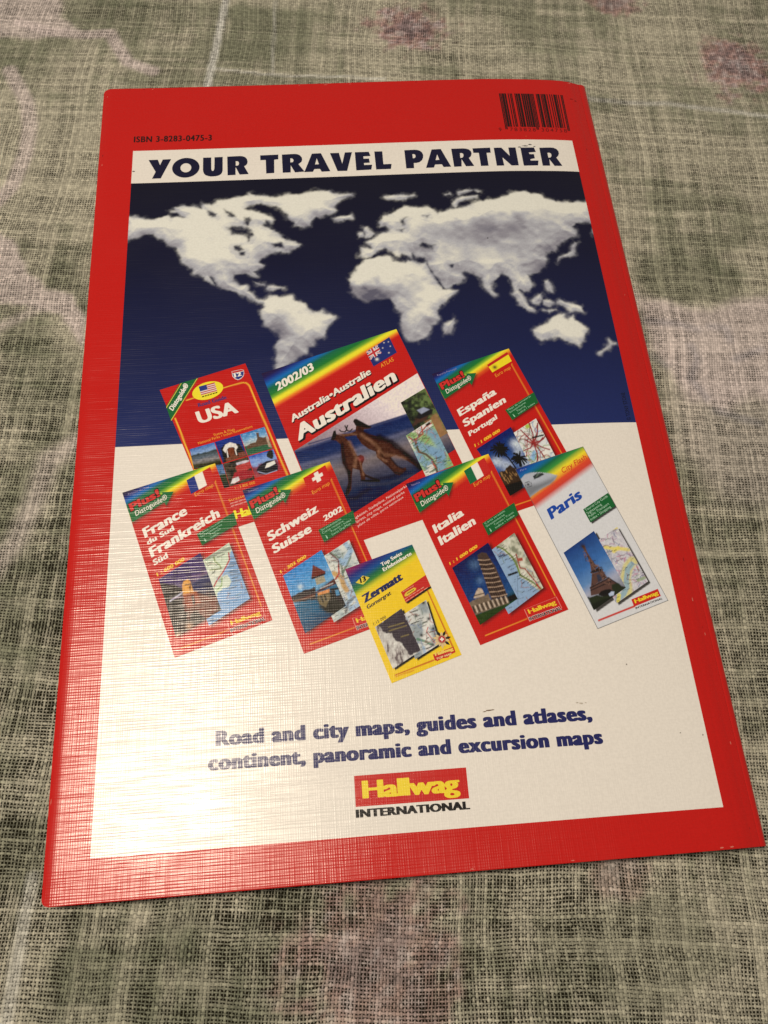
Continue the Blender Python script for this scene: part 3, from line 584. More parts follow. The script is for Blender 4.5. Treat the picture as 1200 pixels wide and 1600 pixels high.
# ---------------------------------------------------------------- lettering on the panel
def arc(p, n=40):            # p: centre, right, top points -> ellipse
    c, r, t = [np.array(q) for q in p]; return [tuple(c+(r-c)*math.cos(a)+(t-c)*math.sin(a)) for a in np.linspace(0, 2*math.pi, n, endpoint=False)]
HEAD = [
 [[(6.12,249.87),(9.70,249.93),(10.62,247.02),(11.58,249.95),(14.81,250.05),(11.11,240.25),(7.78,240.20),(9.04,243.67)]],
 [arc([(20.56,245.34),(25.82,245.44),(20.54,250.43)]), arc([(20.57,245.30),(22.65,245.30),(20.55,247.64)], 24)],
 [[(27.13,250.25),(30.28,250.25),(30.33,244.54),(30.47,243.60),(30.89,243.12),(31.31,243.56),(31.51,244.49),(31.55,250.29),(34.71,250.35),(34.72,243.41),(34.52,242.26),(34.10,241.44),(33.23,240.78),(32.30,240.49),(31.33,240.40),(30.11,240.41),(29.24,240.63),(28.20,241.14),(27.56,241.96),(27.24,243.04),(27.13,243.98)]],
 [[(36.47,250.41),(41.48,250.53),(42.53,250.34),(43.41,249.88),(44.11,248.90),(44.38,247.46),(44.19,246.29),(43.69,245.56),(43.02,245.12),(44.73,240.97),(41.24,240.89),(39.69,244.84),(39.67,240.77),(36.61,240.72)], [(39.77,247.90),(40.40,247.82),(40.82,247.52),(41.03,246.90),(40.96,246.15),(40.60,245.60),(39.76,245.54)]],
 [[(49.27,250.51),(56.38,250.63),(56.32,248.16),(54.71,247.99),(54.60,241.10),(51.47,241.00),(51.42,248.01),(49.32,247.98)]],
 [[(57.76,250.56),(62.82,250.71),(63.96,250.47),(64.86,249.81),(65.51,248.73),(65.65,247.61),(65.33,246.40),(64.10,245.23),(66.38,241.29),(62.63,241.04),(61.07,244.76),(60.95,241.12),(57.86,241.08)], [(61.04,248.44),(61.73,248.35),(62.17,247.77),(62.24,247.09),(61.94,246.43),(60.98,246.29)]],
 [[(69.54,250.53),(73.10,250.61),(76.36,241.00),(72.97,240.92),(72.36,242.41),(70.21,242.39),(69.56,241.02),(66.23,241.05)], [(71.36,247.97),(72.05,244.86),(70.54,244.81)]],
 [[(76.65,250.45),(80.16,250.47),(81.19,244.74),(82.53,250.55),(85.36,250.60),(82.89,240.87),(79.15,240.99)]],
 [[(86.47,250.48),(91.95,250.46),(92.58,248.19),(89.70,248.15),(89.71,246.91),(91.84,246.87),(92.01,244.70),(89.70,244.63),(89.72,243.59),(92.86,243.62),(92.36,241.07),(86.47,240.94)]],
 [[(94.18,250.48),(97.34,250.45),(97.29,243.65),(100.53,243.67),(100.04,241.06),(94.24,241.04)]],
 [[(106.11,250.61),(109.99,250.71),(111.17,250.58),(112.31,250.05),(113.10,249.02),(113.39,247.70),(113.20,246.33),(112.67,245.05),(111.59,244.04),(110.38,243.70),(109.28,243.67),(109.16,241.02),(106.07,241.01)], [(109.12,248.41),(109.77,248.38),(110.16,248.04),(110.33,247.36),(110.18,246.70),(109.82,246.28),(109.13,246.19)]],
 [[(116.97,250.52),(120.66,250.64),(123.81,241.14),(120.81,241.08),(120.26,242.55),(117.59,242.51),(116.99,240.98),(113.86,240.93)], [(118.94,247.85),(119.53,244.94),(118.04,244.85)]],
 [[(124.84,250.58),(129.40,250.59),(130.73,250.42),(131.87,249.90),(132.57,248.95),(132.71,247.67),(132.25,246.30),(131.33,245.35),(133.00,241.15),(129.70,241.09),(128.38,244.87),(127.95,241.08),(124.98,241.01)], [(128.07,248.13),(128.81,248.10),(129.28,247.73),(129.43,247.01),(129.18,246.15),(128.71,245.65),(127.93,245.56)]],
 [[(133.37,250.44)]+[(140.51,250.60),(140.40,247.88),(138.74,247.85),(138.68,241.02),(135.64,241.05)]+[(135.62,247.96),(133.45,248.04)]],
 [[(141.94,250.48),(145.03,250.49),(147.84,246.05),(147.85,250.52),(150.80,250.50),(150.80,240.99),(147.93,240.91),(144.78,245.30),(144.94,240.96),(141.95,240.96)]],
 [[(152.77,250.41),(158.35,250.53),(158.78,248.12),(155.83,247.81),(156.00,246.93),(157.81,246.95),(157.86,244.71),(155.87,244.22),(156.01,243.51),(159.14,243.54),(158.59,240.96),(152.79,240.79)]],
 [[(160.51,250.40),(165.08,250.64),(166.45,250.51),(167.58,249.81),(168.17,248.74),(168.17,247.42),(167.69,246.20),(166.73,245.25),(168.55,240.85),(165.32,240.77),(163.69,244.31),(163.51,240.86),(160.46,240.82)], [(163.47,247.71),(164.25,247.80),(164.80,247.37),(164.94,246.53),(164.64,245.60),(164.14,245.20),(163.44,245.18)]],
]
head = empty('headline'); head.parent = book; head['label'] = 'heavy navy capital letters along the white strip at the top'
for L_ in HEAD: flat('letter', [L_], NAVY, head, 2)
text('isbn_line', 'ISBN 3-8283-0475-3', [(0.05,259.41),(30.44,259.27),(-0.09,262.49)], ob(40,10,10), book, 2, bold=.035, step=.03, spacing=1.1, upright=True)
DB = ob(30,32,78)
text('slogan_line', 'Road and city maps, guides and atlases,', [(33.11,26.77),(141.79,26.29),(33.09,31.02)], DB, book, 2, bold=.07, step=.018, spacing=1.05, upright=True)
text('slogan_line', 'continent, panoramic and excursion maps', [(31.01,20.32),(143.76,19.46),(30.98,24.47)], DB, book, 2, bold=.07, step=.018, spacing=1.05, upright=True)
text('picture_credit', '© TONY STONE', [(173.40,125.20),(173.32,136.16),(171.97,124.96)], ob(8,8,20), book, 3, bold=.01, step=.06)
logo = flat('publisher_logo', [[[(71.64,15.89),(103.36,15.85),(103.28,7.57),(71.60,7.68)]]], ob(196,30,22), book, 2, label='red panel with rounded yellow lettering')
text('logo_lettering', 'Hallwag', [(73.75,9.72),(100.95,9.53),(73.97,14.40)], ob(240,200,40), logo, 3, bold=.04, step=.02, spacing=.93, upright=True)
text('logo_caption', 'INTERNATIONAL', [(71.57,4.83),(103.23,4.72),(71.62,6.95)], BLACK, book, 2, bold=.06, step=.03, spacing=1.04, upright=True)
# barcode: real bar widths
def ean(d):
    Lc = ['0001101','0011001','0010011','0111101','0100011','0110001','0101111','0111011','0110111','0001011']
    par = ['LLLLLL','LLGLGG','LLGGLG','LLGGGL','LGLLGG','LGGLLG','LGGGLL','LGLGLG','LGLGGL','LGGLGL'][int(d[0])]
    G = lambda n: ''.join('10'[int(b)] for b in Lc[n])[::-1]; Rr = lambda n: ''.join('10'[int(b)] for b in Lc[n])
    return '101'+''.join(Lc[int(c)] if p == 'L' else G(int(c)) for c, p in zip(d[1:7], par))+'01010'+''.join(Rr(int(c)) for c in d[7:])+'101'
q = [(148.11,280.71),(175.23,280.69),(174.96,260.19),(148.16,260.47)]
Hb = homog(UNIT, q); bits = ean('9783828304758'); bars = []; k = 0
while k < 95:
    if bits[k] == '1':
        j = k
        while j < 95 and bits[j] == '1': j += 1
        b = 1.0 if (k < 3 or k > 91 or 45 <= k <= 49) else .93
        bars.append([[tuple(p) for p in happly(Hb, [(k/95-.002, 0), (j/95+.004, 0), (j/95+.004, b), (k/95-.002, b)])]]); k = j
    else: k += 1
bar = empty('barcode'); bar.parent = book; bar['label'] = 'black barcode printed on the red border'
for b_ in bars: flat('bar', [b_], ob(34,4,6), bar, 1)
DR = ob(90,8,8)
text('digits', '9', [(145.26,259.44),(146.44,259.35),(145.34,261.35)], DR, bar, 1, bold=.01, step=.06)
text('digits', '783828', [(149.88,259.47),(160.62,259.33),(149.92,261.38)], DR, bar, 1, bold=.01, step=.06, spacing=1.3)
text('digits', '304758', [(162.92,259.30),(173.70,259.23),(162.99,261.22)], DR, bar, 1, bold=.01, step=.06, spacing=1.3)
# small scuffs and specks on the lamination
def scuff(pts, col, layer=3): flat('scuff', [[p] for p in [pts]], col, book, layer)
rs = random.Random(3)
for (cx, cy), w_, h_, col in zip([(155.00,251.37),(156.95,252.07),(152.54,250.67),(158.63,251.05),(0.72,244.19),(133.71,205.00),(111.90,31.16),(110.55,30.89),(113.04,31.26),(139.24,31.26),(138.13,31.52),(140.59,31.35),(100.87,113.14),(179.00,278.96),(180.64,278.31),(156.04,256.60),(173.74,19.99),(155.03,41.78),(167.08,20.95)],
        [2.6,1.5,1.4,1.0,1.2,.55,2.2,1.1,.9,1.3,.8,.7,.9,1.3,.9,.4,.5,.5,.5], [.5,.6,.5,.4,.5,.5,.45,.3,.3,.5,.4,.3,.7,.4,.5,.4,.5,.5,.4], [ob(80,74,66)]*4+[ob(90,80,70), ob(40,30,30)]+[ob(120,92,66)]*3+[ob(190,170,140)]*3+[ob(30,30,40)]+[ob(120,14,12)]*2+[ob(215,110,60)]+[ob(150,136,114)]*3):
    n = 11; scuff([(cx+w_/2*math.cos(a)*(0.6+.7*rs.random()), cy+h_/2*math.sin(a)*(.6+.7*rs.random())) for a in np.linspace(0, 2*math.pi, n, endpoint=False)], col)

for i in range(26):       # rubbed spots along the edges, most at the corners
    side = rs.choice('LBRT'); t = rs.random()**2 if rs.random() < .5 else 1-rs.random()**2
    x, y = dict(L=(-11.6, -8+296*t), R=(180.5+2*rs.random(), -8+294*t), B=(-9+190*t, -10.4), T=(-10+190*t, 288.4))[side]
    l = rs.uniform(.3, 1.1); w_ = rs.uniform(.12, .3); dx, dy = (w_, l) if side in 'LR' else (l, w_)
    scuff([(x+dx*math.cos(a)*rs.uniform(.5, 1), y+dy*math.sin(a)*rs.uniform(.5, 1)) for a in np.linspace(0, 6.283, 9, endpoint=False)], ob(206,110,84) if i % 3 else ob(150,16,14), 1)
# ---------------------------------------------------------------- printed map covers
FQ = [(3.15,107.58),(32.46,116.32),(49.94,62.46),(21.05,52.89)]            # corners of the southern France cover: the others share its layout
CARD = .30
YEL = ob(246,205,30); ORA = ob(236,150,40); CREAM = ob(250,236,206)
def rainbow(c, tl, ya, yb, base, stops):
    ya = np.array(ya); yb = np.array(yb); n = np.array([-(yb-ya)[1], (yb-ya)[0]]); n = n/np.hypot(*n)
    d0 = (np.array(tl)-ya) @ n; d = ((c.X-ya[0])*n[0]+(c.Y-ya[1])*n[1])/d0
    t = 1-d; c.c[:] = grad(t, stops+[(9, base)])
R_ST = [(0, ob(34,10,40)), (.16, ob(26,16,66)), (.26, ob(20,44,110)), (.40, ob(0,98,156)), (.54, ob(10,96,60)), (.74, ob(24,112,36)), (.86, ob(130,170,40)), (.95, ob(252,222,40)), (1.04, ob(250,180,34)), (1.18, ob(220,80,25)), (1.34, RED)]
def shadow(c, pts, off, op=.8, soft=.8): c.poly([(x+off[0], y+off[1]) for x, y in pts], ob(14,6,8), soft=soft, op=op)
def squig(c, seed, cols, n, quad, L=4., w=.3, step=.5):
    r = random.Random(seed); H = homog(UNIT, quad)
    for i in range(n):
        p = happly(H, [(r.random(), r.random())])[0]; a = r.random()*6.3; pts = [tuple(p)]
        for k in range(int(L/step)): a += r.uniform(-.6, .6); p = p+step*np.array([math.cos(a), math.sin(a)]); pts.append(tuple(p))
        c.line(pts, w*r.uniform(.7, 1.3), cols[i % len(cols)], soft=.12, op=r.uniform(.6, 1))
def ticks(c, seed, col, n, quad, ang, L=(1., 2.2), w=.22, reg=((0,1),(0,1))):
    r = random.Random(seed); H = homog(UNIT, quad)
    for i in range(n):
        p = happly(H, [(r.uniform(*reg[0]), r.uniform(*reg[1]))])[0]; l = r.uniform(*L)
        c.line([tuple(p), (p[0]+l*math.cos(ang), p[1]+l*math.sin(ang))], w, col, soft=.12, op=r.uniform(.5, .95))
def mapart(kind):
    def f(c, S, T):
        n = fbm(c.X/2, c.Y/2, 7, 3); q = [(c.X[0,0], c.Y[0,0]), (c.X[0,-1], c.Y[0,-1]), (c.X[-1,-1], c.Y[-1,-1]), (c.X[-1,0], c.Y[-1,0])]
        kind(c, S, T, n, q); squig(c, 31, [ob(150,90,70), ob(110,120,90), ob(120,130,150)], 34, q, 2.2, .2); ticks(c, 33, DK, 46, q, .35, (.4, 1.2), .2); c.grain(.14, .4, 4)
    return f
DK = ob(40,34,30)
def m_france(c, S, T, n, q):
    c.c[:] = ob(196,200,160); c.poly([(30.55,81.09),(35.26,79.39),(32.68,74.58),(29.57,74.79)], ob(222,212,180), soft=1, op=.7)
    sea = [(37.50,85.72),(37.10,82.35),(36.05,80.17),(35.26,78.83),(34.75,76.92),(36.57,77.91),(37.73,75.35),(36.82,73.76),(35.53,73.57),(33.46,72.07),(32.20,68.10),(27.19,60.49),(32.25,60.14),(45.05,68.32),(40.02,86.98)]
    c.poly(sea, ob(124,156,178), soft=.15, rough=.5, rs=1)
    c.poly([(34.74,77.20),(36.31,77.65),(37.61,75.63),(36.95,73.89),(35.53,73.57),(34.49,74.46)], ob(205,205,170), soft=.1, rough=.3)
    c.line([(36.84,84.91),(37.10,82.63),(36.05,80.45),(35.00,78.57),(33.19,75.92),(32.42,74.32)], .45, ob(170,30,40)); c.line([(32.23,83.93),(32.64,82.36),(34.21,80.85),(34.48,79.86),(31.09,79.52)], .4, ob(120,130,60)); c.line([(34.75,76.92),(34.75,74.45),(33.20,72.91)], .3, ob(120,150,60))
    c.line([(30.01,83.37),(33.67,85.11),(37.10,86.31)], 1.1, ob(70,70,60), op=.6)
    for p in ([(37.36,83.03),(38.94,83.30)], [(37.23,81.50),(39.19,81.65)], [(36.96,80.81),(39.32,81.08)], [(36.57,80.14),(38.40,80.44)], [(37.22,78.84),(39.71,79.24)], [(36.83,78.31),(39.70,78.54)], [(37.35,77.58),(40.22,77.81)], [(37.87,76.44),(39.56,76.75)], [(37.86,75.48),(40.99,75.96)], [(36.82,73.08),(39.29,73.82)], [(33.42,83.71),(35.52,84.57)], [(30.54,81.93),(31.85,82.27)], [(31.88,78.50),(32.65,79.00)], [(30.70,63.27),(33.75,63.99)]): c.line(p, .32, DK, op=.85)
def m_swiss(c, S, T, n, q):
    c.c[:] = grad(n, [(.3, ob(170,176,160)), (.5, ob(205,200,176)), (.75, ob(222,212,184))])
    for p in ([(75.14,84.55),(74.37,80.66),(71.82,75.81),(72.14,73.98)], [(71.84,76.26),(71.24,80.87),(68.31,82.91)]): c.line(p, .7, ob(96,110,80), op=.8)
    for p in ([(72.85,86.34),(74.84,83.18),(73.42,81.19),(72.43,78.95),(71.42,80.17)], [(72.12,73.53),(73.24,70.77),(73.88,67.17),(72.51,65.50)], [(74.91,70.21),(76.33,65.69),(73.70,64.33)]): c.line(p, 1.6, ob(150,176,190), op=.8, soft=.4)
    c.line([(69.25,75.98),(71.32,74.48),(72.02,71.74),(72.79,70.35)], 1.6, ob(196,140,50), op=.85, soft=.4); c.line([(70.68,78.61),(70.75,75.88),(69.58,74.15)], .5, ob(190,60,40)); c.line([(68.30,82.68),(70.77,80.21),(70.85,77.69)], .4, ob(110,50,50))
    c.line([(74.99,67.98),(72.99,66.57),(72.17,63.34)], .8, ob(90,86,84), op=.7)
    ticks(c, 4, DK, 150, q, .25, (.5, 1.5), .2)
def m_italy(c, S, T, n, q):
    c.c[:] = grad(n, [(.3, ob(130,126,96)), (.5, ob(196,186,150)), (.75, ob(222,208,176))])
    c.poly([(119.72,82.53),(120.59,81.39),(122.94,79.89),(124.21,77.93),(125.71,75.96),(126.35,73.27),(126.80,71.14),(129.07,69.42),(131.43,66.66),(132.35,66.08),(127.83,60.99),(119.77,56.49),(113.08,61.98),(115.33,80.11)], ob(140,160,172), soft=.15, rough=.35)
    c.line([(120.64,81.79),(123.02,80.42),(125.22,77.86),(126.32,74.86),(126.87,71.66),(130.53,69.06),(132.71,66.84)], .55, ob(110,126,50)); c.line([(126.59,78.58),(127.21,74.01),(128.68,73.65),(129.49,72.28),(131.53,69.00)], .4, ob(150,50,40)); c.line([(131.49,68.74),(132.46,66.85)], .45, ob(180,30,30))
    c.poly([(126.91,77.22),(128.46,77.39),(128.44,76.32),(127.01,76.15)], ob(170,70,50)); c.line([(123.37,71.88),(126.00,72.63)], .7, BLACK); c.line([(121.18,78.12),(122.78,78.69)], .6, ob(60,70,90)); c.line([(125.96,71.45),(124.89,62.21)], .12, ob(70,80,90), op=.7)
    for i in range(16):
        p = [(120.39,81.81),(120.77,80.84),(120.92,80.02),(121.61,79.44),(121.07,77.33),(122.69,78.03),(124.10,77.13),(124.78,76.56),(123.44,74.25),(125.80,71.20),(126.19,70.39),(126.86,69.82),(127.25,69.01),(128.75,68.92),(129.44,66.79),(130.07,65.97)][i]
        c.line([p, (p[0]+2.3, p[1]+1.2)], .2, DK, op=.8)
def m_spain(c, S, T, n, q):
    c.c[:] = grad(n, [(.3, ob(214,208,190)), (.7, ob(232,218,192))])
    squig(c, 3, [ob(120,140,70), ob(150,40,36), ob(110,90,70), ob(110,146,180)], 90, q, 5, .3)
    c.poly([(135.79,124.26),(137.63,124.82),(138.36,123.79),(136.49,123.07)], ob(170,180,70), rough=.3); c.poly([(136.34,112.27),(137.20,114.14),(138.20,115.04),(138.05,112.18),(136.91,110.34)], ob(140,176,200), soft=.4, rough=.6)
    ctr = [(138.01,117.62)][0]
    for p in [(134.40,122.70),(134.43,114.93),(137.68,125.15),(140.59,124.99),(142.79,120.29),(143.08,114.78),(140.91,112.02),(138.43,110.89),(135.56,118.73),(141.48,119.38)]: c.line([ctr, ((ctr[0]+p[0])/2+.5, (ctr[1]+p[1])/2-.6), p], .45, ob(140,34,36))
    c.blob(ctr, 1.4, ob(150,40,34), 1); c.line([(138.17,119.62),(141.78,120.34)], .6, BLACK)
def m_austr(c, S, T, n, q):
    c.c[:] = grad(n, [(.3, ob(140,166,96)), (.6, ob(166,184,116))])
    for p in ([(102.51,124.98),(104.82,122.85),(106.06,120.23),(107.26,117.35),(106.31,112.96),(106.02,110.23)], [(99.21,119.24),(101.31,117.71),(104.67,116.39),(106.04,115.19)], [(98.63,115.65),(100.83,112.75),(102.15,111.02)], [(103.21,116.76),(105.05,115.25),(106.42,114.06)]): c.line(p, 3.2, ob(122,152,166), soft=.9, op=.85)
    c.poly([(97.93,124.40),(103.85,128.34),(104.91,126.26),(101.40,123.91),(100.05,122.85),(98.40,124.09)], ob(226,208,184), soft=.4, rough=.8); c.poly([(95.73,122.27),(96.65,121.36),(98.87,115.63),(98.38,115.66)], ob(226,214,186), soft=.4, rough=.7); c.poly([(99.95,108.70),(103.24,112.05),(104.87,108.66),(100.80,107.29)], ob(220,208,180), soft=.4, rough=1)
    c.line([(98.39,121.26),(98.88,118.42),(99.44,116.43),(101.59,115.46),(103.37,113.42),(104.36,110.88),(104.65,108.95)], .8, ob(96,78,56)); c.line([(96.48,122.22),(98.79,120.11),(100.35,123.40),(102.60,125.83),(104.75,127.13)], .45, ob(170,60,46)); c.line([(101.09,125.92),(101.32,123.06),(98.64,121.24)], .4, ob(170,60,46)); c.line([(103.29,112.59),(104.52,110.05)], .5, ob(176,70,50))
    squig(c, 9, [ob(170,80,60), ob(96,120,70), ob(110,140,150)], 26, q, 3, .22); ticks(c, 5, ob(60,86,50), 40, q, .5, (.8, 2.2), .25)
    c.line([(102.90,126.38),(103.98,127.04)], .6, BLACK)
def m_zer(c, S, T, n, q):
    c.c[:] = grad(fbm(c.X/3, c.Y/3, 15, 3), [(.35, ob(150,152,140)), (.5, ob(196,190,168)), (.65, ob(222,210,184))])
    c.line([(93.07,53.59),(95.25,52.76),(96.95,51.73)], .8, ob(70,116,80), op=.8); c.line([(96.57,57.04),(95.98,55.69),(97.15,53.77),(98.11,52.10)], .25, ob(190,80,70)); c.line([(96.86,55.40),(99.42,56.03)], .3, ob(90,40,30)); c.line([(97.43,61.18),(97.43,58.84),(98.49,58.07)], .2, ob(180,110,90))
    for p in [(93.28,60.76),(94.35,54.72),(98.10,56.43),(97.05,59.62),(97.49,51.51),(95.94,64.71)]: c.blob(p, .5, BLACK, 1)
    for p in ([(91.56,61.94),(93.90,62.48)], [(91.70,58.42),(94.04,59.08)], [(95.11,58.42),(96.52,58.90)], [(95.47,50.46),(97.11,51.03)]): c.line(p, .32, ob(60,56,50))
    c.line([(94.63,50.98),(94.90,49.14),(94.35,48.06)], .8, ob(140,170,196), op=.6, soft=.3)
def m_paris(c, S, T, n, q):
    c.c[:] = grad(n, [(.3, ob(186,174,166)), (.7, ob(208,196,182))])
    squig(c, 12, [ob(168,128,140), ob(130,130,140), ob(226,214,196), ob(190,120,130), ob(220,206,190)], 260, q, 1.6, .28)
    for p in ([(155.54,79.22),(158.40,78.62),(160.17,78.54),(162.78,78.10)], [(158.55,85.62),(160.57,85.94)], [(157.93,77.72),(159.64,78.87)]): c.line(p, 1.2, ob(226,200,90), soft=.3, op=.9)
    c.line([(163.46,74.09),(161.62,72.36),(160.03,68.83),(160.02,65.85),(159.55,63.51)], 3.2, ob(214,196,110), soft=.5, op=.85); c.line([(162.98,73.20),(161.29,71.47),(160.20,68.22),(159.87,65.86),(158.39,63.57),(156.38,62.21)], 1.7, ob(150,168,160), soft=.3)
    c.line([(163.93,67.73),(166.17,68.52)], 1., ob(130,150,90), op=.7); c.line([(156.90,63.36),(156.21,61.35)], 1.2, ob(222,200,80), op=.9)
# -------- photographs
def ph_france(c, S, T):
    n = fbm(c.X/1.2, c.Y/1.2, 3, 4); q = [(15.57,77.63),(28.10,85.47),(34.64,66.60),(21.23,59.07)]
    c.c[:] = grad(T, [(0, ob(62,42,84)), (.3, ob(70,50,84)), (.36, ob(92,70,90)), (.4, ob(34,38,76)), (.55, ob(36,34,60)), (1, ob(30,22,22))])
    c.poly([(15.61,76.25),(19.24,75.47),(22.62,74.15),(26.50,72.80),(28.57,72.40),(33.21,70.73),(35.53,66.54),(21.25,58.29),(18.21,66.37)], ob(38,26,22), soft=.4, rough=1.2, rs=2)
    c.poly([(23.91,73.52),(28.57,72.12),(33.21,71.00),(34.51,67.14),(30.69,64.47),(27.61,66.80),(24.58,65.14),(23.75,68.67)], ob(110,52,36), soft=.5, rough=1.4, rs=1.4, op=.85)
    c.c *= (.55+.9*n)[...,None]
    c.line([(19.24,70.44),(23.15,73.03)], .5, ob(190,180,180), op=.8); c.line([(19.99,71.20),(23.44,71.65)], .4, ob(170,140,150), op=.6); c.line([(25.13,77.83),(30.31,78.74)], .25, ob(140,100,110), op=.7)
    c.poly([(23.05,71.95),(27.01,73.04),(28.60,69.42),(24.54,67.68),(23.87,69.19)], ob(136,58,34), soft=.2); c.poly([(23.04,72.27),(22.72,75.24),(23.08,76.45),(24.36,77.05),(25.15,76.45),(26.24,72.82)], ob(216,146,60), soft=.2)
    c.poly([(22.91,72.36),(26.37,72.95),(27.02,72.50),(23.18,71.67)], ob(170,90,40)); c.poly([(25.49,71.65),(26.26,72.01),(26.81,69.27),(26.18,68.50)], ob(40,16,12)); c.line([(23.75,75.31),(25.43,75.47)], .35, ob(90,50,24)); c.poly([(24.79,74.83),(25.43,75.06),(25.33,73.70),(25.08,73.31)], ob(110,60,30))
    c.blob([(25.14,62.20)][0], 1., ob(190,140,100), .8); c.blob([(22.05,59.53)][0], .9, ob(210,170,130), .8)
def ph_swiss(c, S, T):
    n = fbm(c.X/1.2, c.Y/1.2, 5, 4)
    c.c[:] = grad(T, [(0, ob(50,120,168)), (.45, ob(92,146,172)), (.5, ob(110,152,168)), (.56, ob(44,92,110)), (.75, ob(36,84,104)), (1, ob(24,58,78))])
    c.blob([(58.64,72.41)][0], .8, ob(200,200,190), .8); c.blob([(67.39,77.35)][0], .6, ob(170,180,180), .5)
    c.poly([(55.78,69.27),(59.22,71.03),(63.08,71.89),(63.33,67.88),(56.35,67.47)], ob(54,44,40), soft=.2, rough=.4)
    c.poly([(63.37,68.76),(64.48,65.39),(66.09,63.75),(68.57,62.93),(72.06,65.10),(70.97,68.25),(67.68,70.25)], ob(44,40,32), soft=.5, rough=.5)
    c.line([(56.37,67.80),(62.75,69.24)], .4, ob(150,110,80)); c.poly([(56.36,67.69),(63.00,70.11),(69.17,74.40),(69.94,72.78),(63.86,70.28),(61.90,69.08)], ob(84,40,32), soft=.15)
    c.poly([(63.64,70.07),(67.51,71.15),(67.57,68.04),(66.16,65.27),(64.11,66.51)], ob(110,92,60), soft=.2, rough=.2); c.poly([(63.85,70.06),(67.51,71.15),(67.45,70.04),(64.02,69.27)], ob(206,130,70), soft=.1)
    for p in ([(64.85,68.88),(65.40,67.08)], [(65.93,69.25),(66.28,67.68)]): c.line(p, .45, ob(24,18,16))
    c.poly([(67.51,71.15),(70.50,71.39),(72.28,65.30),(69.65,67.46)], ob(48,40,36), soft=.2); c.poly([(69.18,70.59),(70.26,70.74),(70.58,68.94),(69.51,68.79)], ob(80,130,150), soft=.15)
    c.poly([(63.20,74.79),(66.02,75.62),(66.56,73.56),(63.64,72.52)], ob(150,136,104), soft=.15); c.poly([(62.75,79.25),(66.61,76.83),(66.36,75.94),(65.81,75.64),(62.34,74.51),(62.15,75.20)], ob(104,44,34), soft=.12)
    c.line([(62.35,74.85),(66.36,76.05)], .5, ob(40,20,18)); c.line([(64.76,71.44),(68.66,72.86)], .3, ob(200,190,170), op=.8)
    c.c *= (.85+.3*n)[...,None]
def ph_italy(c, S, T):
    n = fbm(c.X/1, c.Y/1, 6, 4)
    c.c[:] = grad(T, [(0, ob(20,30,64)), (.6, ob(32,58,98)), (.8, ob(40,70,104)), (1, ob(40,70,40))])
    c.blob([(113.05,75.99)][0], 1.6, ob(96,120,140), .5); c.blob([(114.15,70.66)][0], 1.2, ob(96,120,140), .5)
    tower = [(114.31,79.11),(115.81,79.95),(117.30,79.58),(118.08,77.79),(119.50,75.04),(120.52,71.28),(121.34,68.10),(121.95,65.22),(116.97,64.27),(116.25,67.40),(115.38,72.41),(114.52,76.69)]
    c.poly(tower, ob(74,56,46), soft=.15)
    for i in range(9):
        t = i/8; a = np.array([(114.37,77.50)][0])*(1-t)+np.array([(116.97,65.29)][0])*t; b = np.array([(118.03,77.39)][0])*(1-t)+np.array([(121.90,65.74)][0])*t
        c.line([tuple(a), tuple((a+b)/2+np.array([.1,-.25])), tuple(b)], .3, ob(180,146,112), op=.85)
        for k in range(7):
            f = (k+.5)/7; s_ = a*(1-f)+b*f; c.line([tuple(s_-np.array([-.05,.35])), tuple(s_-np.array([-.35,1.35]))], .22, ob(20,14,14), op=.8)
    c.poly([(111.49,65.15),(112.16,66.64),(113.12,68.39),(114.33,68.05),(115.10,66.19),(114.88,65.43)], ob(176,150,120), soft=.15, rough=.2); c.line([(111.70,65.90),(115.02,66.58)], .3, ob(60,44,36))
    c.poly([(109.84,63.85),(116.12,66.38),(116.84,64.28),(121.67,64.98),(122.38,62.89),(111.33,59.82)], ob(112,92,70), soft=.2, rough=.3)
    r = random.Random(2)
    for i in range(16):
        f = i/15; a = np.array([(111.43,60.57)][0])*(1-f)+np.array([(121.79,63.18)][0])*f; c.line([tuple(a), (a[0]-.5, a[1]+1.9)], .42, ob(196,170,138) if i % 2 else ob(50,38,30), op=.85)
    c.poly([(111.08,59.71),(116.97,61.46),(122.13,62.90),(121.01,61.96),(112.37,56.24)], ob(46,60,28), soft=.2); c.poly([(121.92,64.96),(124.78,65.80),(125.31,64.23),(122.41,63.14)], ob(26,22,18), soft=.3)
    c.c *= (.75+.5*n)[...,None]
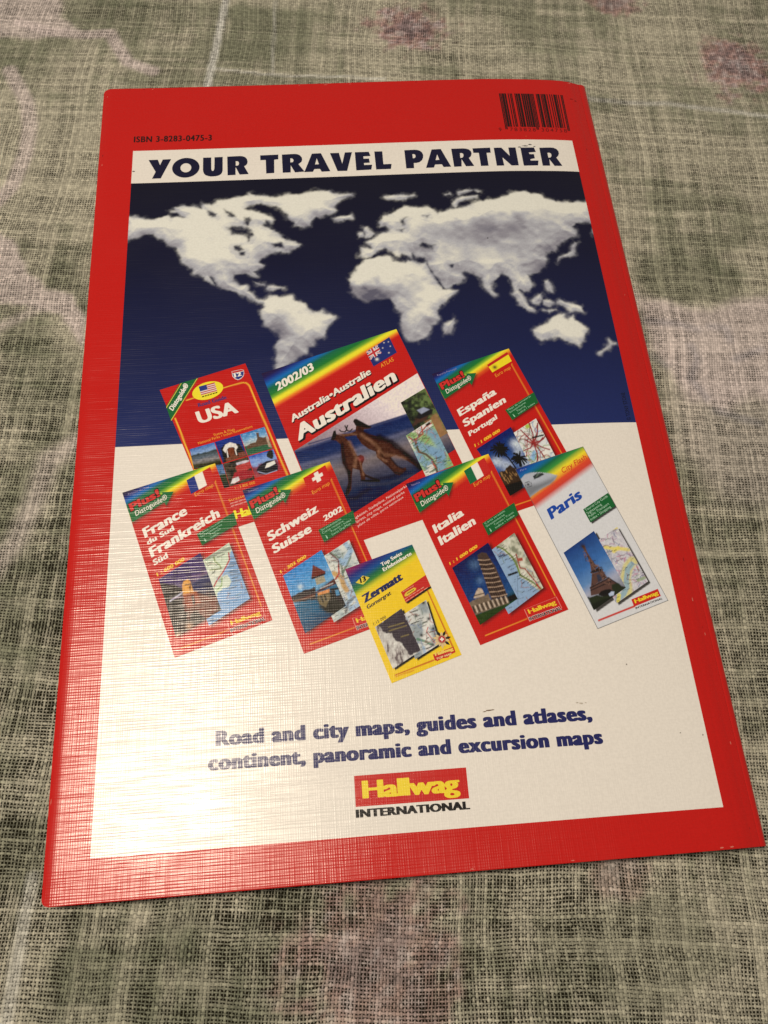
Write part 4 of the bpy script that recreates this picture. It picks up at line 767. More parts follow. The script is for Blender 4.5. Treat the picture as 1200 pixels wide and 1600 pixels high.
def ph_spain(c, S, T):
    n = fbm(c.X/1, c.Y/1, 16, 4)
    c.c[:] = grad(T, [(0, ob(14,34,78)), (.5, ob(42,74,124)), (.8, ob(70,96,134)), (1, ob(60,70,90))])
    for p, r_, o_ in zip([(131.93,117.64),(133.18,116.29),(132.34,114.41),(133.64,111.48),(124.47,111.39),(127.94,109.60),(125.58,111.16),(134.26,109.86)], [2,2,1.6,2,2,2.6,2,2], [.9,.7,.7,.7,.6,.7,.5,.6]): c.blob(p, r_*.8, ob(196,196,196), o_)
    def palm(ctr, R, seed):
        r = random.Random(seed)
        for i in range(46):
            a = r.uniform(0, 6.28); R_ = R*r.uniform(.65, 1.05); p = np.array(ctr); pts = [tuple(p)]
            for k in range(4): p = p+R_/4*np.array([math.cos(a), math.sin(a)-.12*k]); pts.append(tuple(p))
            c.line(pts, .42, ob(22,24,18))
    palm([(126.26,116.21)][0], 3.0, 1); palm([(132.64,112.49)][0], 2.7, 2)
    c.line([(126.92,114.73),(128.90,112.39),(130.68,108.81),(131.07,107.54)], .5, ob(20,20,18)); c.line([(132.17,111.25),(132.66,108.70)], .45, ob(20,20,18))
    c.poly([(124.78,107.29),(126.56,107.81),(129.09,109.69),(130.64,108.50),(132.19,103.43),(131.88,101.29),(127.40,98.51),(125.41,103.53)], ob(60,44,32), soft=.2, rough=.5)
    c.poly([(126.09,102.26),(132.28,104.04),(132.11,100.97),(127.26,98.51)], ob(14,14,12), soft=.4)
    ticks(c, 8, ob(150,110,64), 26, [(125.63,107.24),(130.64,108.50),(131.39,103.79),(126.45,102.85)], 1.9, (.5, 1.2), .3)
    c.c *= (.8+.4*n)[...,None]
def ph_paris(c, S, T):
    n = fbm(c.X/1, c.Y/1, 26, 4)
    c.c[:] = grad(T, [(0, ob(22,54,104)), (.4, ob(56,100,146)), (.62, ob(96,130,160)), (.76, ob(164,160,162)), (1, ob(120,116,110))])
    br = ob(88,58,46); dk = ob(40,26,22)
    c.poly([(147.85,80.09),(148.91,80.28),(149.37,77.86),(150.39,75.36),(151.67,72.72),(149.49,71.19),(149.54,73.89),(149.15,76.65)], br, soft=.12)
    c.blob([(148.23,80.07)][0], .8, dk, .8); c.poly([(149.05,71.21),(151.96,72.70),(153.21,71.58),(149.41,70.74)], dk, soft=.1)
    c.poly([(149.55,70.73),(153.21,71.58),(154.22,69.13),(148.49,66.48)], br, soft=.12); c.poly([(150.91,70.21),(151.83,70.46),(152.66,68.62),(151.06,67.81)], ob(50,50,60), soft=.2)
    c.poly([(148.21,66.50),(154.51,69.11),(157.29,66.88),(155.51,63.73),(154.07,65.28),(150.64,64.00),(147.97,63.57)], br, soft=.12); c.poly([(150.30,63.73),(151.37,64.84),(152.92,65.34),(154.38,65.41),(155.40,64.62),(155.46,63.44),(152.43,62.73)], ob(26,20,18), soft=.15)
    for p in ([(148.13,66.06),(154.45,68.82)], [(148.28,65.31),(155.15,67.89)], [(149.34,71.19),(153.27,71.88)]): c.line(p, .35, dk)
    c.line([(154.51,69.11),(157.29,66.88)], .4, dk)
    squig(c, 6, [dk, ob(130,90,66)], 60, [(147.96,78.24),(151.99,72.85),(155.04,67.30),(148.39,65.90)], 1., .2)
    c.poly([(153.56,64.13),(154.56,64.81),(155.68,64.60),(155.17,63.45),(153.80,63.09)], ob(176,180,190), soft=.15)
    c.poly([(146.87,63.05),(149.70,63.61),(153.11,63.27),(155.40,63.15),(154.92,66.71),(157.35,67.17),(159.67,65.57),(147.94,58.34)], ob(34,40,20), soft=.25, rough=.5); c.poly([(147.50,60.97),(158.51,64.15),(153.92,61.47),(147.99,58.63)], ob(16,18,10), soft=.5, op=.8)
    c.poly([(150.64,64.00),(151.97,64.95),(154.07,65.28),(155.42,64.76),(154.42,64.08),(152.02,63.63)], ob(20,16,14), soft=.15); c.poly([(153.65,63.83),(154.66,64.60),(155.60,64.46),(155.16,63.39),(153.88,63.08)], ob(180,184,192), soft=.12)
    c.c *= (.85+.3*n)[...,None]
def ph_zer(c, S, T):
    n = fbm(c.X/1.2, c.Y/1.2, 33, 4); r = fbm(c.X/.8, c.Y/2.2, 44, 4)
    c.c[:] = grad(r, [(.3, ob(104,88,80)), (.45, ob(180,166,146)), (.7, ob(206,194,170))])
    c.poly([(81.55,59.00),(89.17,63.40),(93.76,50.13),(90.41,49.01),(89.41,50.43),(88.03,52.57),(86.33,53.83),(85.36,55.73),(83.79,55.84),(82.74,56.84),(82.36,57.79)], ob(66,56,56), soft=.2, rough=.5)
    c.c *= (.85+.3*n)[...,None]
    for p in ([(84.63,57.86),(89.47,58.92)], [(84.76,56.70),(90.07,57.95)], [(88.20,54.62),(90.50,55.15)]): c.line(p, .35, ob(150,128,70), op=.6)
def ph_roo(c, S, T):
    n = fbm(c.X/2.5, c.Y/.9, 13, 4)
    hz = [(58.78,119.70),(96.24,131.15)]; a, b = np.array(hz[0]), np.array(hz[1]); nn = np.array([(b-a)[1], -(b-a)[0]]); nn = nn/np.hypot(*nn); d = (c.X-a[0])*nn[0]+(c.Y-a[1])*nn[1]
    # along the shore and down the beach
    al = ((c.X-a[0])*(b-a)[0]+(c.Y-a[1])*(b-a)[1])/((b-a)@(b-a))
    sky = grad(al+(-d)*.015, [(0, ob(120,104,104)), (.5, ob(170,144,138)), (1, ob(226,204,190))])
    sea = grad(d, [(0, ob(84,84,104)), (1.2, ob(40,46,74)), (5, ob(46,54,82)), (8.5, ob(96,92,98)), (12, ob(120,104,96)), (16, ob(78,72,78)), (21, ob(38,44,62)), (34, ob(26,30,46))])
    w = sst(-.3, .3, d)[...,None]; c.c[:] = sky*(1-w)+sea*w*(.8+.4*n)[...,None]
    c.line([(63.20,121.67),(95.58,130.44)], .5, ob(60,62,86), soft=.3); c.line([(59.44,113.76),(73.42,116.79),(95.61,124.01)], 1., ob(110,106,120), soft=.6, op=.5)
    dk = ob(34,24,22); br = ob(74,46,36)
    right = [(78.37,129.26),(78.78,130.18),(79.50,130.21),(80.34,129.55),(81.20,129.02),(82.44,128.07),(83.46,127.53),(84.48,126.80),(83.67,126.24),(82.78,126.16),(81.71,126.09),(81.65,125.16),(83.23,124.19),(86.68,122.98),(90.07,121.11),(92.19,118.34),(94.96,116.53),(97.11,114.44),(99.38,110.54),(99.06,110.24),(96.36,112.53),(93.63,114.65),(91.68,115.75),(89.87,115.02),(91.13,112.54),(92.73,110.82),(94.48,111.04),(94.69,110.06),(92.22,108.29),(90.83,108.89),(88.74,111.72),(87.13,113.43),(85.52,115.16),(85.10,117.47),(82.85,118.59),(80.65,120.70),(79.34,123.10),(79.11,124.11),(77.33,123.82),(74.97,123.56),(73.74,124.57),(75.04,124.76),(76.80,124.79),(78.91,125.59),(79.20,127.46)]
    left = [(70.54,122.77),(71.01,123.94),(71.29,124.92),(71.70,126.03),(72.30,126.19),(72.40,124.85),(73.55,124.45),(74.98,123.70),(76.08,122.44),(77.14,120.59),(78.14,117.90),(78.90,116.22),(80.10,116.67),(81.05,116.09),(81.13,114.78),(80.45,113.20),(80.15,111.29),(81.34,109.29),(85.50,107.12),(84.89,106.65),(81.11,108.48),(80.90,106.97),(79.61,107.43),(79.32,111.02),(77.18,111.80),(76.74,109.26),(76.26,104.23),(75.00,102.12),(74.23,102.60),(75.44,106.80),(75.50,110.62),(73.96,113.93),(73.74,117.19),(73.76,120.79),(72.27,122.40)]
    f1 = fbm(c.X/.7, c.Y/.7, 17, 3)
    lb_ = ob(140,98,70)
    c.poly(right, br, soft=.1); c.poly(left, br, soft=.1)
    c.line([(80.87,124.01),(85.29,120.09),(87.35,116.35),(90.79,115.61),(94.76,114.26)], 1.0, lb_, soft=.7, op=.55)           # lit underside of the right animal
    c.line([(86.68,122.98),(90.62,120.75),(93.86,117.38),(97.58,113.11),(99.20,110.55)], 1.9, dk, soft=.8, op=.85); c.line([(80.43,126.37),(83.21,123.86),(86.59,121.79)], 1.2, dk, soft=.6, op=.6)
    c.line([(87.06,116.37),(88.26,113.04),(90.60,109.67),(93.13,108.75)], .5, dk, soft=.3, op=.7); c.line([(89.86,114.89),(91.65,111.86),(93.74,110.50)], .6, dk, soft=.3, op=.7); c.line([(86.34,118.38),(85.56,115.81),(88.31,113.68)], .8, lb_, soft=.5, op=.5)
    c.poly([(78.37,129.26),(78.90,130.18),(79.61,130.20),(80.52,129.54),(81.43,128.94),(83.01,127.76),(84.48,126.87),(83.39,126.39),(81.65,126.90),(80.20,127.26),(79.32,127.45)], dk, soft=.15, op=.9)
    c.poly([(70.54,122.77),(71.01,124.07),(71.58,126.03),(72.30,126.26),(72.56,124.51),(72.01,123.08),(71.40,122.45)], dk, soft=.15, op=.85)
    c.line([(76.61,121.61),(77.93,118.24),(78.57,115.59),(77.80,112.40)], 1.0, lb_, soft=.6, op=.6); c.line([(74.23,120.76),(74.26,117.15),(74.42,113.90),(75.82,110.28)], 1.2, dk, soft=.6, op=.8)
    c.line([(79.44,115.53),(79.98,112.27),(80.58,109.02)], .5, lb_, soft=.3, op=.6); c.line([(75.84,110.60),(75.96,106.77),(74.64,102.76)], 1.0, dk, soft=.3, op=.85); c.blob([(80.17,115.16)][0], 1.0, ob(140,60,56), .75)
    c.line([(73.28,124.86),(75.01,124.36),(77.38,124.62),(79.12,124.24)], .7, lb_, soft=.3, op=.5)
    for q_ in ([(73.66,126.31),(74.21,125.68),(75.38,125.54),(75.94,126.17)], [(75.51,127.81),(75.86,126.85),(76.29,126.02)], [(76.40,127.89),(76.11,126.97)], [(75.82,126.05),(77.15,125.70),(77.90,126.46)]): c.line(q_, .42, dk)
    c.line([(79.77,107.29),(82.61,106.86),(85.47,106.68)], .7, dk, soft=.25); c.line([(81.14,108.86),(84.93,107.16)], .5, dk, soft=.25)
    c.line([(81.94,105.45),(88.85,105.83),(97.14,108.30)], 1., ob(70,66,72), soft=.6, op=.5); c.line([(72.60,101.96),(77.09,101.05),(81.83,103.88)], 1.4, dk, soft=.8, op=.5); c.line([(82.64,107.30),(89.01,107.85),(94.37,109.76)], 1.2, dk, soft=.7, op=.55)
    inr = (sdf(c.X, c.Y, [right]) > 0) | (sdf(c.X, c.Y, [left]) > 0); c.c *= np.where(inr, .55+.9*f1, 1)[...,None]
    c.grain(.12, .5, 5)
def ph_inset(c, S, T):
    n = fbm(c.X/1.1, c.Y/1.1, 53, 4)
    c.c[:] = grad(n+(S-.5)*.5-(T-.5)*.2, [(.2, ob(20,24,16)), (.5, ob(50,58,30)), (.8, ob(96,110,54))])
    c.poly([(102.76,127.54),(106.61,130.49),(110.08,122.53),(107.13,120.87)], ob(150,106,62), soft=.8, rough=1); c.poly([(98.08,126.10),(102.84,128.40),(105.09,130.58),(99.37,129.18)], ob(70,40,28), soft=.5, rough=.6)
    c.poly([(99.96,130.02),(100.90,131.99),(103.32,133.31),(105.77,132.28),(105.09,130.58),(100.86,128.81),(100.13,129.14)], ob(20,18,20), soft=.3); c.poly([(100.17,132.33),(102.56,133.35),(104.50,132.36),(101.55,130.79)], ob(150,150,156), soft=.25)
    c.c *= (.8+.4*n)[...,None]
def photo_grade(f, k=1.25, g=.22):      # printed photographs: fine detail and contrast
    def h(c, S, T):
        f(c, S, T); n = fbm(c.X/.45, c.Y/.45, 77, 3)-.5; c.c *= (1+n*2*g*1.6)[...,None]; m = ob(110,104,96); c.c = np.clip(m+(c.c-m)*k, .002, .86)
    return h
# -------- one red cover after the layout they share
def cover(label, quad, layer, titles, scale, box, photo, mapq, flagcols, caption, boxlines, pf, mf, scale_pts, flag_quad=None, extra=None, own_box=True):
    H = homog(FQ, quad); rel = lambda pts: [tuple(p) for p in happly(H, pts)]
    yl = rel([(6.70,99.50),(28.01,113.46)])
    arrow = rel([(5.17,101.60),(9.77,103.64),(15.87,106.38),(15.68,106.98),(19.37,107.00),(17.14,102.13),(16.49,103.38),(6.72,97.03)])
    gl = rel([(32.58,109.59),(46.57,67.03)]); lg = rel([(36.17,63.17),(46.98,66.65),(48.08,63.02),(37.28,59.33)]); ll = rel([(23.01,55.71),(36.66,60.35)])
    fl = flag_quad or rel([(23.39,110.75),(30.90,115.05),(32.40,110.00),(24.93,105.78)])
    hp = rel([(28.43,107.62),(32.71,110.08)])
    def pt(c, S, T):
        rainbow(c, quad[0], yl[0], yl[1], RED, R_ST)
        c.poly(rel([(25.46,105.60),(32.40,110.00),(34.27,109.99),(36.05,104.46),(27.37,94.42),(14.25,100.00)]), RED, soft=1.2, op=0)
        shadow(c, arrow, (.35, -.55)); c.line(gl, .28, ORA); c.line([hp[1], gl[0]], .2, ORA); c.line(ll, .25, ORA)
        shadow(c, box, (.4, -.5)); shadow(c, photo, (.9, -.3)); shadow(c, mapq, (.9, -.5))
        c.grain(.03, .5)
    cv = pic('printed_map_cover', quad, CARD, pt, book, layer, label=label)
    L1 = layer+1; L2 = layer+2
    pic('map_excerpt', mapq, .24, mapart(mf), cv, L1)
    pic('cover_photo', photo, .2, photo_grade(pf, 1.1), cv, L2)
    ar = flat('arrow_ribbon', [[arrow]], ob(14,98,44), cv, L1)
    text('plus_lettering', 'Plus!', rel([(6.09,100.59),(15.37,105.73),(5.09,103.44)]), ob(40,6,8), cv, L2, bold=.10, grow=.02)
    text('plus_lettering', 'Plus!', rel([(6.16,100.78),(15.28,105.73),(5.22,103.33)]), ob(206,44,34), cv, layer+2.4, bold=.06)
    text('guide_lettering', 'Distoguide®', rel([(7.79,99.10),(17.50,104.53),(7.29,100.80)]), CREAM, cv, L2, bold=.02, step=.045)
    text('corner_caption', caption, rel([[(5.20,106.63)][0], tuple(np.array([(5.20,106.63)][0])+(np.array([(11.54,108.75)][0])-np.array([(5.20,106.63)][0]))*len(caption)/13), [(4.96,107.23)][0]]), ob(150,130,150), cv, L1, bold=.0, step=.07)
    if flagcols != 'es':
        def fp(c, S, T):
            for i, col in enumerate(flagcols): c.c[(S >= i/3) & (S <= (i+1)/3+.01)] = col
        if flagcols == 'ch':
            def fp(c, S, T):
                c.c[:] = ob(200,26,20); c.c[((abs(S-.55) < .10) & (abs(T-.42) < .34)) | ((abs(T-.42) < .12) & (abs(S-.55) < .24))] = CREAM
    else:
        def fp(c, S, T):
            c.c[:] = ob(250,208,30); c.c[T < .27] = ob(190,26,24); c.blob([(128.92,147.87)][0], .75, ob(70,30,24), .95)
    pic('flag', fl, .2, fp, cv, L2)
    text('euro_map_lettering', 'Euro map', rel([(26.27,104.77),(32.06,108.04),(25.90,106.06)]), ORA, cv, L1, bold=.0, step=.06)
    for s_, p, b in titles: text('title', s_, p, CREAM, cv, layer+2.4, bold=b)
    text('scale_lettering', scale, scale_pts, ob(244,180,40), cv, L1, bold=.035, step=.045)
    bx = flat('green_note', [[box]], ob(18,92,38), cv, L1)
    b0, b1, b2, b3 = [np.array(p) for p in box]
    for i, s_ in enumerate(boxlines):
        f = .20+i*.235; u0 = .06 if i < 2 else .27; wd = min(.9, u0+.052*len(s_)*.86)
        A = lambda u, v: tuple((b0*(1-u)+b1*u)*(1-v)+(b3*(1-u)+b2*u)*v)
        text('note_line', s_, [A(u0, f), A(wd, f), A(u0-.01, f-.15)], ob(160,196,150), bx, L2, bold=.0, step=.07)
    A = lambda u, v: tuple((b0*(1-u)+b1*u)*(1-v)+(b3*(1-u)+b2*u)*v)
    if boxlines: text('note_line', 'i', [A(.10, .9), A(.15, .9), A(.09, .6)], ob(160,196,150), bx, L2, bold=.03, step=.06)
    lb = flat('publisher_box', [[lg]], ob(224,120,100), cv, L1); lin_ = lambda a, b, t: tuple(np.array(a)*(1-t)+np.array(b)*t)
    ct = np.mean(np.array(lg), 0); flat('box_field', [[[tuple(ct+(np.array(p)-ct)*.955) for p in lg]]], ob(196,28,22), lb, L2)
    text('logo_lettering', 'Hallwag', rel([(37.62,61.70),(46.52,64.42),(37.20,63.01)]), ob(244,190,40), lb, layer+2.4, bold=.02, step=.03, spacing=.9)
    text('logo_caption', 'INTERNATIONAL', rel([(37.45,59.49),(47.90,62.55),(37.12,60.62)]), ob(220,180,160), lb, layer+2.2, bold=.075, step=.05, grow=.02)
    text('logo_caption', 'INTERNATIONAL', rel([(37.53,59.57),(47.82,62.51),(37.20,60.53)]), BLACK, lb, layer+2.4, bold=.035, step=.03)
    return cv
# -------- USA
UQ = [(13.72,145.29),(42.63,154.38)]+[(60.57,99.44),(33.98,91.81)]
def usa(c, S, T):
    c.c[:] = RED
    for o_, col in ((0, ob(240,130,40)), (.28, ob(250,190,50))):
        for p in ([(22.57,140.79),(29.81,143.00),(35.33,145.01),(41.29,146.68),(42.68,146.46),(43.58,145.48),(44.43,143.10),(55.68,110.48)], [(19.02,133.96),(25.71,114.64),(28.64,105.85)]): c.line([(x+o_, y) for x, y in p], .3, col)
    c.grain(.03, .5)
uc = pic('printed_map_cover', UQ, CARD, usa, book, 3, label='red printed road guide cover with a country name in white and a grid of small photographs')
rb = flat('ribbon', [[[(20.46,147.57),(26.65,149.33),(17.89,132.99),(16.06,138.73)]]], ob(18,96,40), uc, 4)
for p in ([(20.74,147.41),(16.11,138.37),(16.20,138.00),(21.06,147.54)], [(26.10,149.18),(17.80,133.40),(17.89,132.99),(26.41,149.25)]): flat('ribbon_edge', [[p]], ob(220,190,60), rb, 5)
text('ribbon_lettering', 'Distoguide®', [(18.37,136.79),(23.45,146.52),(16.98,138.00)], CREAM, rb, 5, bold=.04)
ov = flat('oval_badge', [[arc([(29.87,144.15),(35.01,145.59),(29.17,147.46)])]], ob(246,212,40), uc, 4)
def usf(c, S, T):
    c.c[:] = ob(226,206,180); c.c[(np.floor(T*9) % 2) == 0] = ob(190,40,36); c.c[(S < .48) & (T < .55)] = ob(36,50,110)
pic('flag', [(26.81,145.86),(32.15,147.29),(33.04,143.74),(27.69,142.38)], .2, usf, ov, 5)
for i in range(6):
    a = np.array([(27.93,141.54)][0]); b = np.array([(33.27,143.08)][0]); p = a+(b-a)*(i/6); q_ = a+(b-a)*((i+.75)/6); flat('badge_caption', [[[tuple(p), tuple(q_), (q_[0]+.12, q_[1]+.45), (p[0]+.12, p[1]+.45)]]], BLACK, ov, 5)
sh = flat('shield', [[[(37.92,151.35),(39.32,151.65),(41.13,152.03),(42.05,151.69),(42.23,150.35),(41.90,149.10),(41.10,148.20),(40.10,147.74),(39.11,148.17),(38.19,149.30)]]], ob(220,200,180), uc, 4)
flat('shield_field', [[[(38.20,150.29),(42.04,151.12),(41.95,149.80),(41.38,148.79),(40.18,148.01),(39.31,148.44),(38.51,149.28)]]], ob(30,50,110), sh, 5); flat('shield_field', [[[(38.08,151.25),(39.32,151.46),(41.13,151.89),(41.88,151.56),(42.00,151.36),(38.16,150.53)]]], ob(196,40,36), sh, 5)
text('number', '12', [(38.99,148.79),(41.39,149.45),(38.60,150.37)], CREAM, sh, 6, bold=.05, step=.06)
text('subtitle', 'Road Guide', [(26.88,137.85),(36.31,140.55),(26.47,139.28)], ob(60,40,90), uc, 4, bold=.03)
text('title', 'USA', [(27.12,131.34),(40.34,135.07),(25.66,135.92)], CREAM, uc, 4, bold=.05)
text('subtitle', 'States & Flags', [(32.07,126.43),(39.02,128.32),(31.79,127.33)], ORA, uc, 4, bold=.03, step=.055)
text('subtitle', 'National Parks • Indian Reservations', [(26.99,123.61),(44.85,129.05),(26.71,124.51)], ORA, uc, 4, bold=.03, step=.055)
def tile(f, base): return f
def t1(c, S, T): n = fbm(c.X, c.Y/.7, 2, 4); c.c[:] = grad(T+(n-.5)*.1, [(0, ob(60,100,150)), (.3, ob(130,150,170)), (.36, ob(60,66,60)), (.55, ob(90,96,96)), (.7, ob(130,120,110)), (.85, ob(60,56,30)), (1, ob(40,34,26))]); c.grain(.25, .5)
def t2(c, S, T):
    c.c[:] = grad(T, [(0, ob(24,54,112)), (1, ob(40,50,80))]); ct = [(37.65,120.74)][0]
    c.poly([(34.39,121.81),(35.35,123.06),(36.88,123.62),(40.34,123.20),(42.24,120.03),(42.60,118.28),(39.16,116.76),(35.36,116.35),(34.97,118.74)], ob(30,24,24), rough=.3); c.poly([(34.97,121.12),(35.73,123.04),(37.27,123.82),(39.19,123.27),(39.95,121.91),(39.37,121.07),(38.42,122.00),(36.88,121.88),(36.12,120.83),(35.92,119.98)], ob(220,204,180), rough=.15)
    c.poly([(36.50,121.46),(38.03,122.03),(38.80,121.11),(38.79,119.37),(37.64,118.58),(36.69,119.50)], ob(110,56,36)); c.line([(36.31,120.82),(36.69,118.20)], .35, ob(220,204,180)); c.line([(38.99,121.10),(39.48,119.12)], .35, ob(220,204,180)); c.poly([(36.12,117.81),(38.79,119.37),(40.69,118.39),(39.92,116.50),(36.12,116.09)], ob(110,64,44), rough=.4); c.poly([(39.75,119.75),(42.24,120.47),(42.60,118.28),(40.31,117.99)], ob(120,66,50), rough=.3)
def t3(c, S, T):
    n = fbm(c.X*1.2, c.Y*2, 4, 3); c.c[:] = grad(T, [(0, ob(50,110,150)), (.3, ob(110,150,170)), (.55, ob(170,170,150)), (.6, ob(60,90,60)), (1, ob(50,90,60))]); c.c += (sst(.5, .8, n)*(T < .5)*.2)[...,None]
    c.poly([(42.63,121.32),(43.03,122.38),(44.19,122.97),(45.74,123.32),(46.14,124.62),(45.98,126.84),(46.76,127.01),(46.93,125.45),(48.08,124.94),(49.25,125.31),(49.81,124.40),(50.35,122.61),(46.87,121.94),(43.01,120.86)], ob(96,70,52), rough=.2); c.poly([(48.86,125.34),(49.64,125.51),(50.90,121.04),(50.13,121.31)], ob(170,140,110), rough=.3)
def t4(c, S, T): c.c[:] = grad(T, [(0, ob(60,96,130)), (.3, ob(90,110,130)), (.4, ob(50,60,36)), (1, ob(36,30,30))]); c.grain(.6, .6)
def t5(c, S, T):
    n = fbm(c.X/.9, c.Y/.9, 9, 4); c.c[:] = grad(n, [(.3, ob(30,26,20)), (.6, ob(80,66,50))]); c.poly([(39.15,115.05),(43.73,116.49),(44.46,113.87),(39.90,112.45)], ob(170,60,54), rough=.5); c.poly([(38.76,112.52),(41.42,113.21),(44.83,113.00),(44.80,110.88),(41.39,109.82),(38.37,108.32),(37.62,109.63)], ob(150,40,44), rough=.3)
    c.poly([(37.43,108.59),(38.00,110.45),(39.89,110.97),(40.45,109.88),(38.75,108.72)], ob(210,196,180), rough=.2); c.poly([(39.16,116.12),(43.74,117.13),(43.92,116.48),(39.53,115.24)], ob(190,176,170), rough=.2)
def t6(c, S, T):
    n = fbm(c.X, c.Y, 19, 3); c.c[:] = grad(T+(n-.5)*.3, [(0, ob(50,84,150)), (.4, ob(130,150,180)), (.6, ob(120,60,66)), (1, ob(150,60,60))]); c.poly([(49.12,118.76),(50.11,120.22),(51.07,119.94),(51.79,117.73),(51.00,116.91),(49.10,117.46)], ob(30,40,30), rough=.4)
    c.poly([(45.78,112.94),(46.76,114.59),(49.07,116.17),(51.76,116.44),(52.85,114.22),(52.81,112.51),(48.98,111.26),(46.71,111.61)], ob(34,30,40)); c.poly([(48.64,113.62),(49.25,115.30),(51.75,116.22),(52.11,115.12),(49.98,113.97)], ob(220,210,196)); c.line([(46.34,112.48),(48.98,111.47),(52.43,112.54)], .3, ob(150,150,160))
for nm, q_, f_ in (('u', [(24.19,122.04),(32.16,124.14),(34.67,115.80),(25.71,114.64)], t1), ('u', [(32.35,124.26),(40.48,126.55),(42.91,118.45),(34.98,116.30)], t2), ('u', [(40.64,126.63),(48.74,129.00),(51.28,120.73),(43.10,118.53)], t3), ('u', [(32.32,115.52),(34.90,116.00),(37.24,107.61),(35.29,107.19)], t4), ('u', [(35.05,116.00),(43.10,118.18),(45.36,109.76),(37.32,107.73)], t5), ('u', [(43.29,118.25),(51.46,120.41),(53.88,112.81),(45.48,110.26)], t6)): pic('cover_photo', q_, .18, photo_grade(f_, 1.15), uc, 4)
text('scale_lettering', '1 : 3 800 000', [(39.00,106.59),(45.45,108.24),(38.74,107.52)], ORA, uc, 4, bold=.03, step=.06)
text('subtitle', 'Strassenkarte', [(36.86,102.25),(46.79,105.15),(36.64,103.17)], ORA, uc, 4, bold=.03, step=.06)
for p in ([(37.15,101.29),(42.83,102.91)], [(37.41,100.37),(42.82,101.88)]):
    a, b = np.array(p[0]), np.array(p[1])
    for i in range(4): s_ = a+(b-a)*(i/4); e_ = a+(b-a)*((i+.85)/4); flat('small_print', [[[tuple(s_), tuple(e_), (e_[0]+.2, e_[1]+.55), (s_[0]+.2, s_[1]+.55)]]], ob(216,130,110), uc, 4)
text('logo_lettering', 'Hallwag', [(38.88,96.13),(51.74,99.68),(38.26,99.09)], ob(246,214,30), uc, 4, bold=.05, spacing=.9)
# -------- Australia
AQ = [(48.08,149.92),(95.93,165.73),(117.64,97.97),(69.59,83.64)]
AP = [(58.30,119.34),(101.71,146.98),(111.55,116.74),(67.63,90.68)]
def aus(c, S, T):
    a, b = [(52.21,138.28),(95.74,164.99)]; rainbow(c, AQ[0], a, b, RED, R_ST[:6]+[(.84, ob(110,160,40)), (.93, ob(250,218,40)), (1.0, ob(252,212,40)), (1.08, ob(236,120,30)), (1.16, ob(208,44,24)), (1.2, RED)]); c.grain(.03, .5)
au = pic('printed_map_cover', AQ, CARD, aus, book, 3, label='largest printed cover, a red atlas with two sparring kangaroos on a beach')
pic('cover_photo', AP, .22, photo_grade(ph_roo, 1.15, .12), au, 4, label='photograph of two kangaroos upright on a beach at dusk')
pic('cover_photo', [(94.94,135.63),(103.75,140.83),(109.76,123.16),(98.85,123.82)], .22, lambda c, S, T: ph_inset(c, S, T), au, 5, label='small photograph of a car under trees') if False else pic('cover_photo', [(94.94,135.63),(103.75,140.83),(109.75,123.03),(100.97,118.04)], .22, ph_inset, au, 5, label='small photograph of a car under trees')
pic('map_excerpt', [(95.63,122.81),(104.64,128.39),(110.29,110.74),(100.81,107.35)], .22, mapart(m_austr), au, 6)
text('year', '2002/03', [(53.39,142.58),(66.29,150.47),(52.56,145.64)], CREAM, au, 4, bold=.05)
text('title', 'Australia•Australie', [(57.94,129.84),(85.76,147.56),(57.26,132.52)], BLACK, au, 4, bold=.04, shift=(.25, -.2))
text('title', 'Australia•Australie', [(57.95,130.11),(85.77,147.70),(57.26,132.65)], CREAM, au, 5, bold=.035)
text('title', 'Australien', [(59.75,122.73),(94.65,144.40),(58.30,128.14)], BLACK, au, 5, bold=.065, shift=(.5, -.45))
text('title', 'Australien', [(59.75,122.86),(94.66,144.54),(58.30,128.21)], CREAM, au, 6, bold=.06)
def auf(c, S, T):
    c.c[:] = ob(26,40,96); W_ = ob(226,206,186); Rr = ob(190,40,40); k = (S < .5) & (T < .55); s = S/.5; t = T/.55
    d1 = (abs(s-t) < .13) | (abs(s+t-1) < .13); c.c[k & d1] = W_; c.c[k & ((abs(s-t) < .04) | (abs(s+t-1) < .04))] = Rr
    c.c[k & ((abs(s-.5) < .16) | (abs(t-.5) < .2))] = W_; c.c[k & ((abs(s-.5) < .08) | (abs(t-.5) < .1))] = Rr
    for p, r_ in zip([(88.14,153.47),(90.51,158.01),(91.11,160.19),(92.69,160.47),(93.22,158.59),(92.52,155.91)], [.55,.22,.22,.2,.2,.25]): c.blob(p, r_, ob(240,230,210), 1)
pic('flag', [(84.55,156.73),(93.16,162.45),(95.30,155.89),(86.77,150.58)], .16, auf, au, 5)
text('atlas_lettering', 'ATLAS', [(89.41,149.85),(94.03,152.54),(89.03,151.39)], ORA, au, 4, bold=.02, step=.05)
for s_, p in (('igkeiten, Stadtpläne, Nationalparks', [(76.92,93.78),(94.34,104.07),(76.69,94.64)]), ('forest, city maps, national parks', [(76.99,92.19),(93.40,101.93),(76.76,93.06)]), ('plans de villes, parcs nationaux', [(77.58,90.94),(92.97,100.27),(77.35,91.74)])):
    text('small_print', s_, p, ob(232,190,165), au, 4, bold=.02, step=.07)
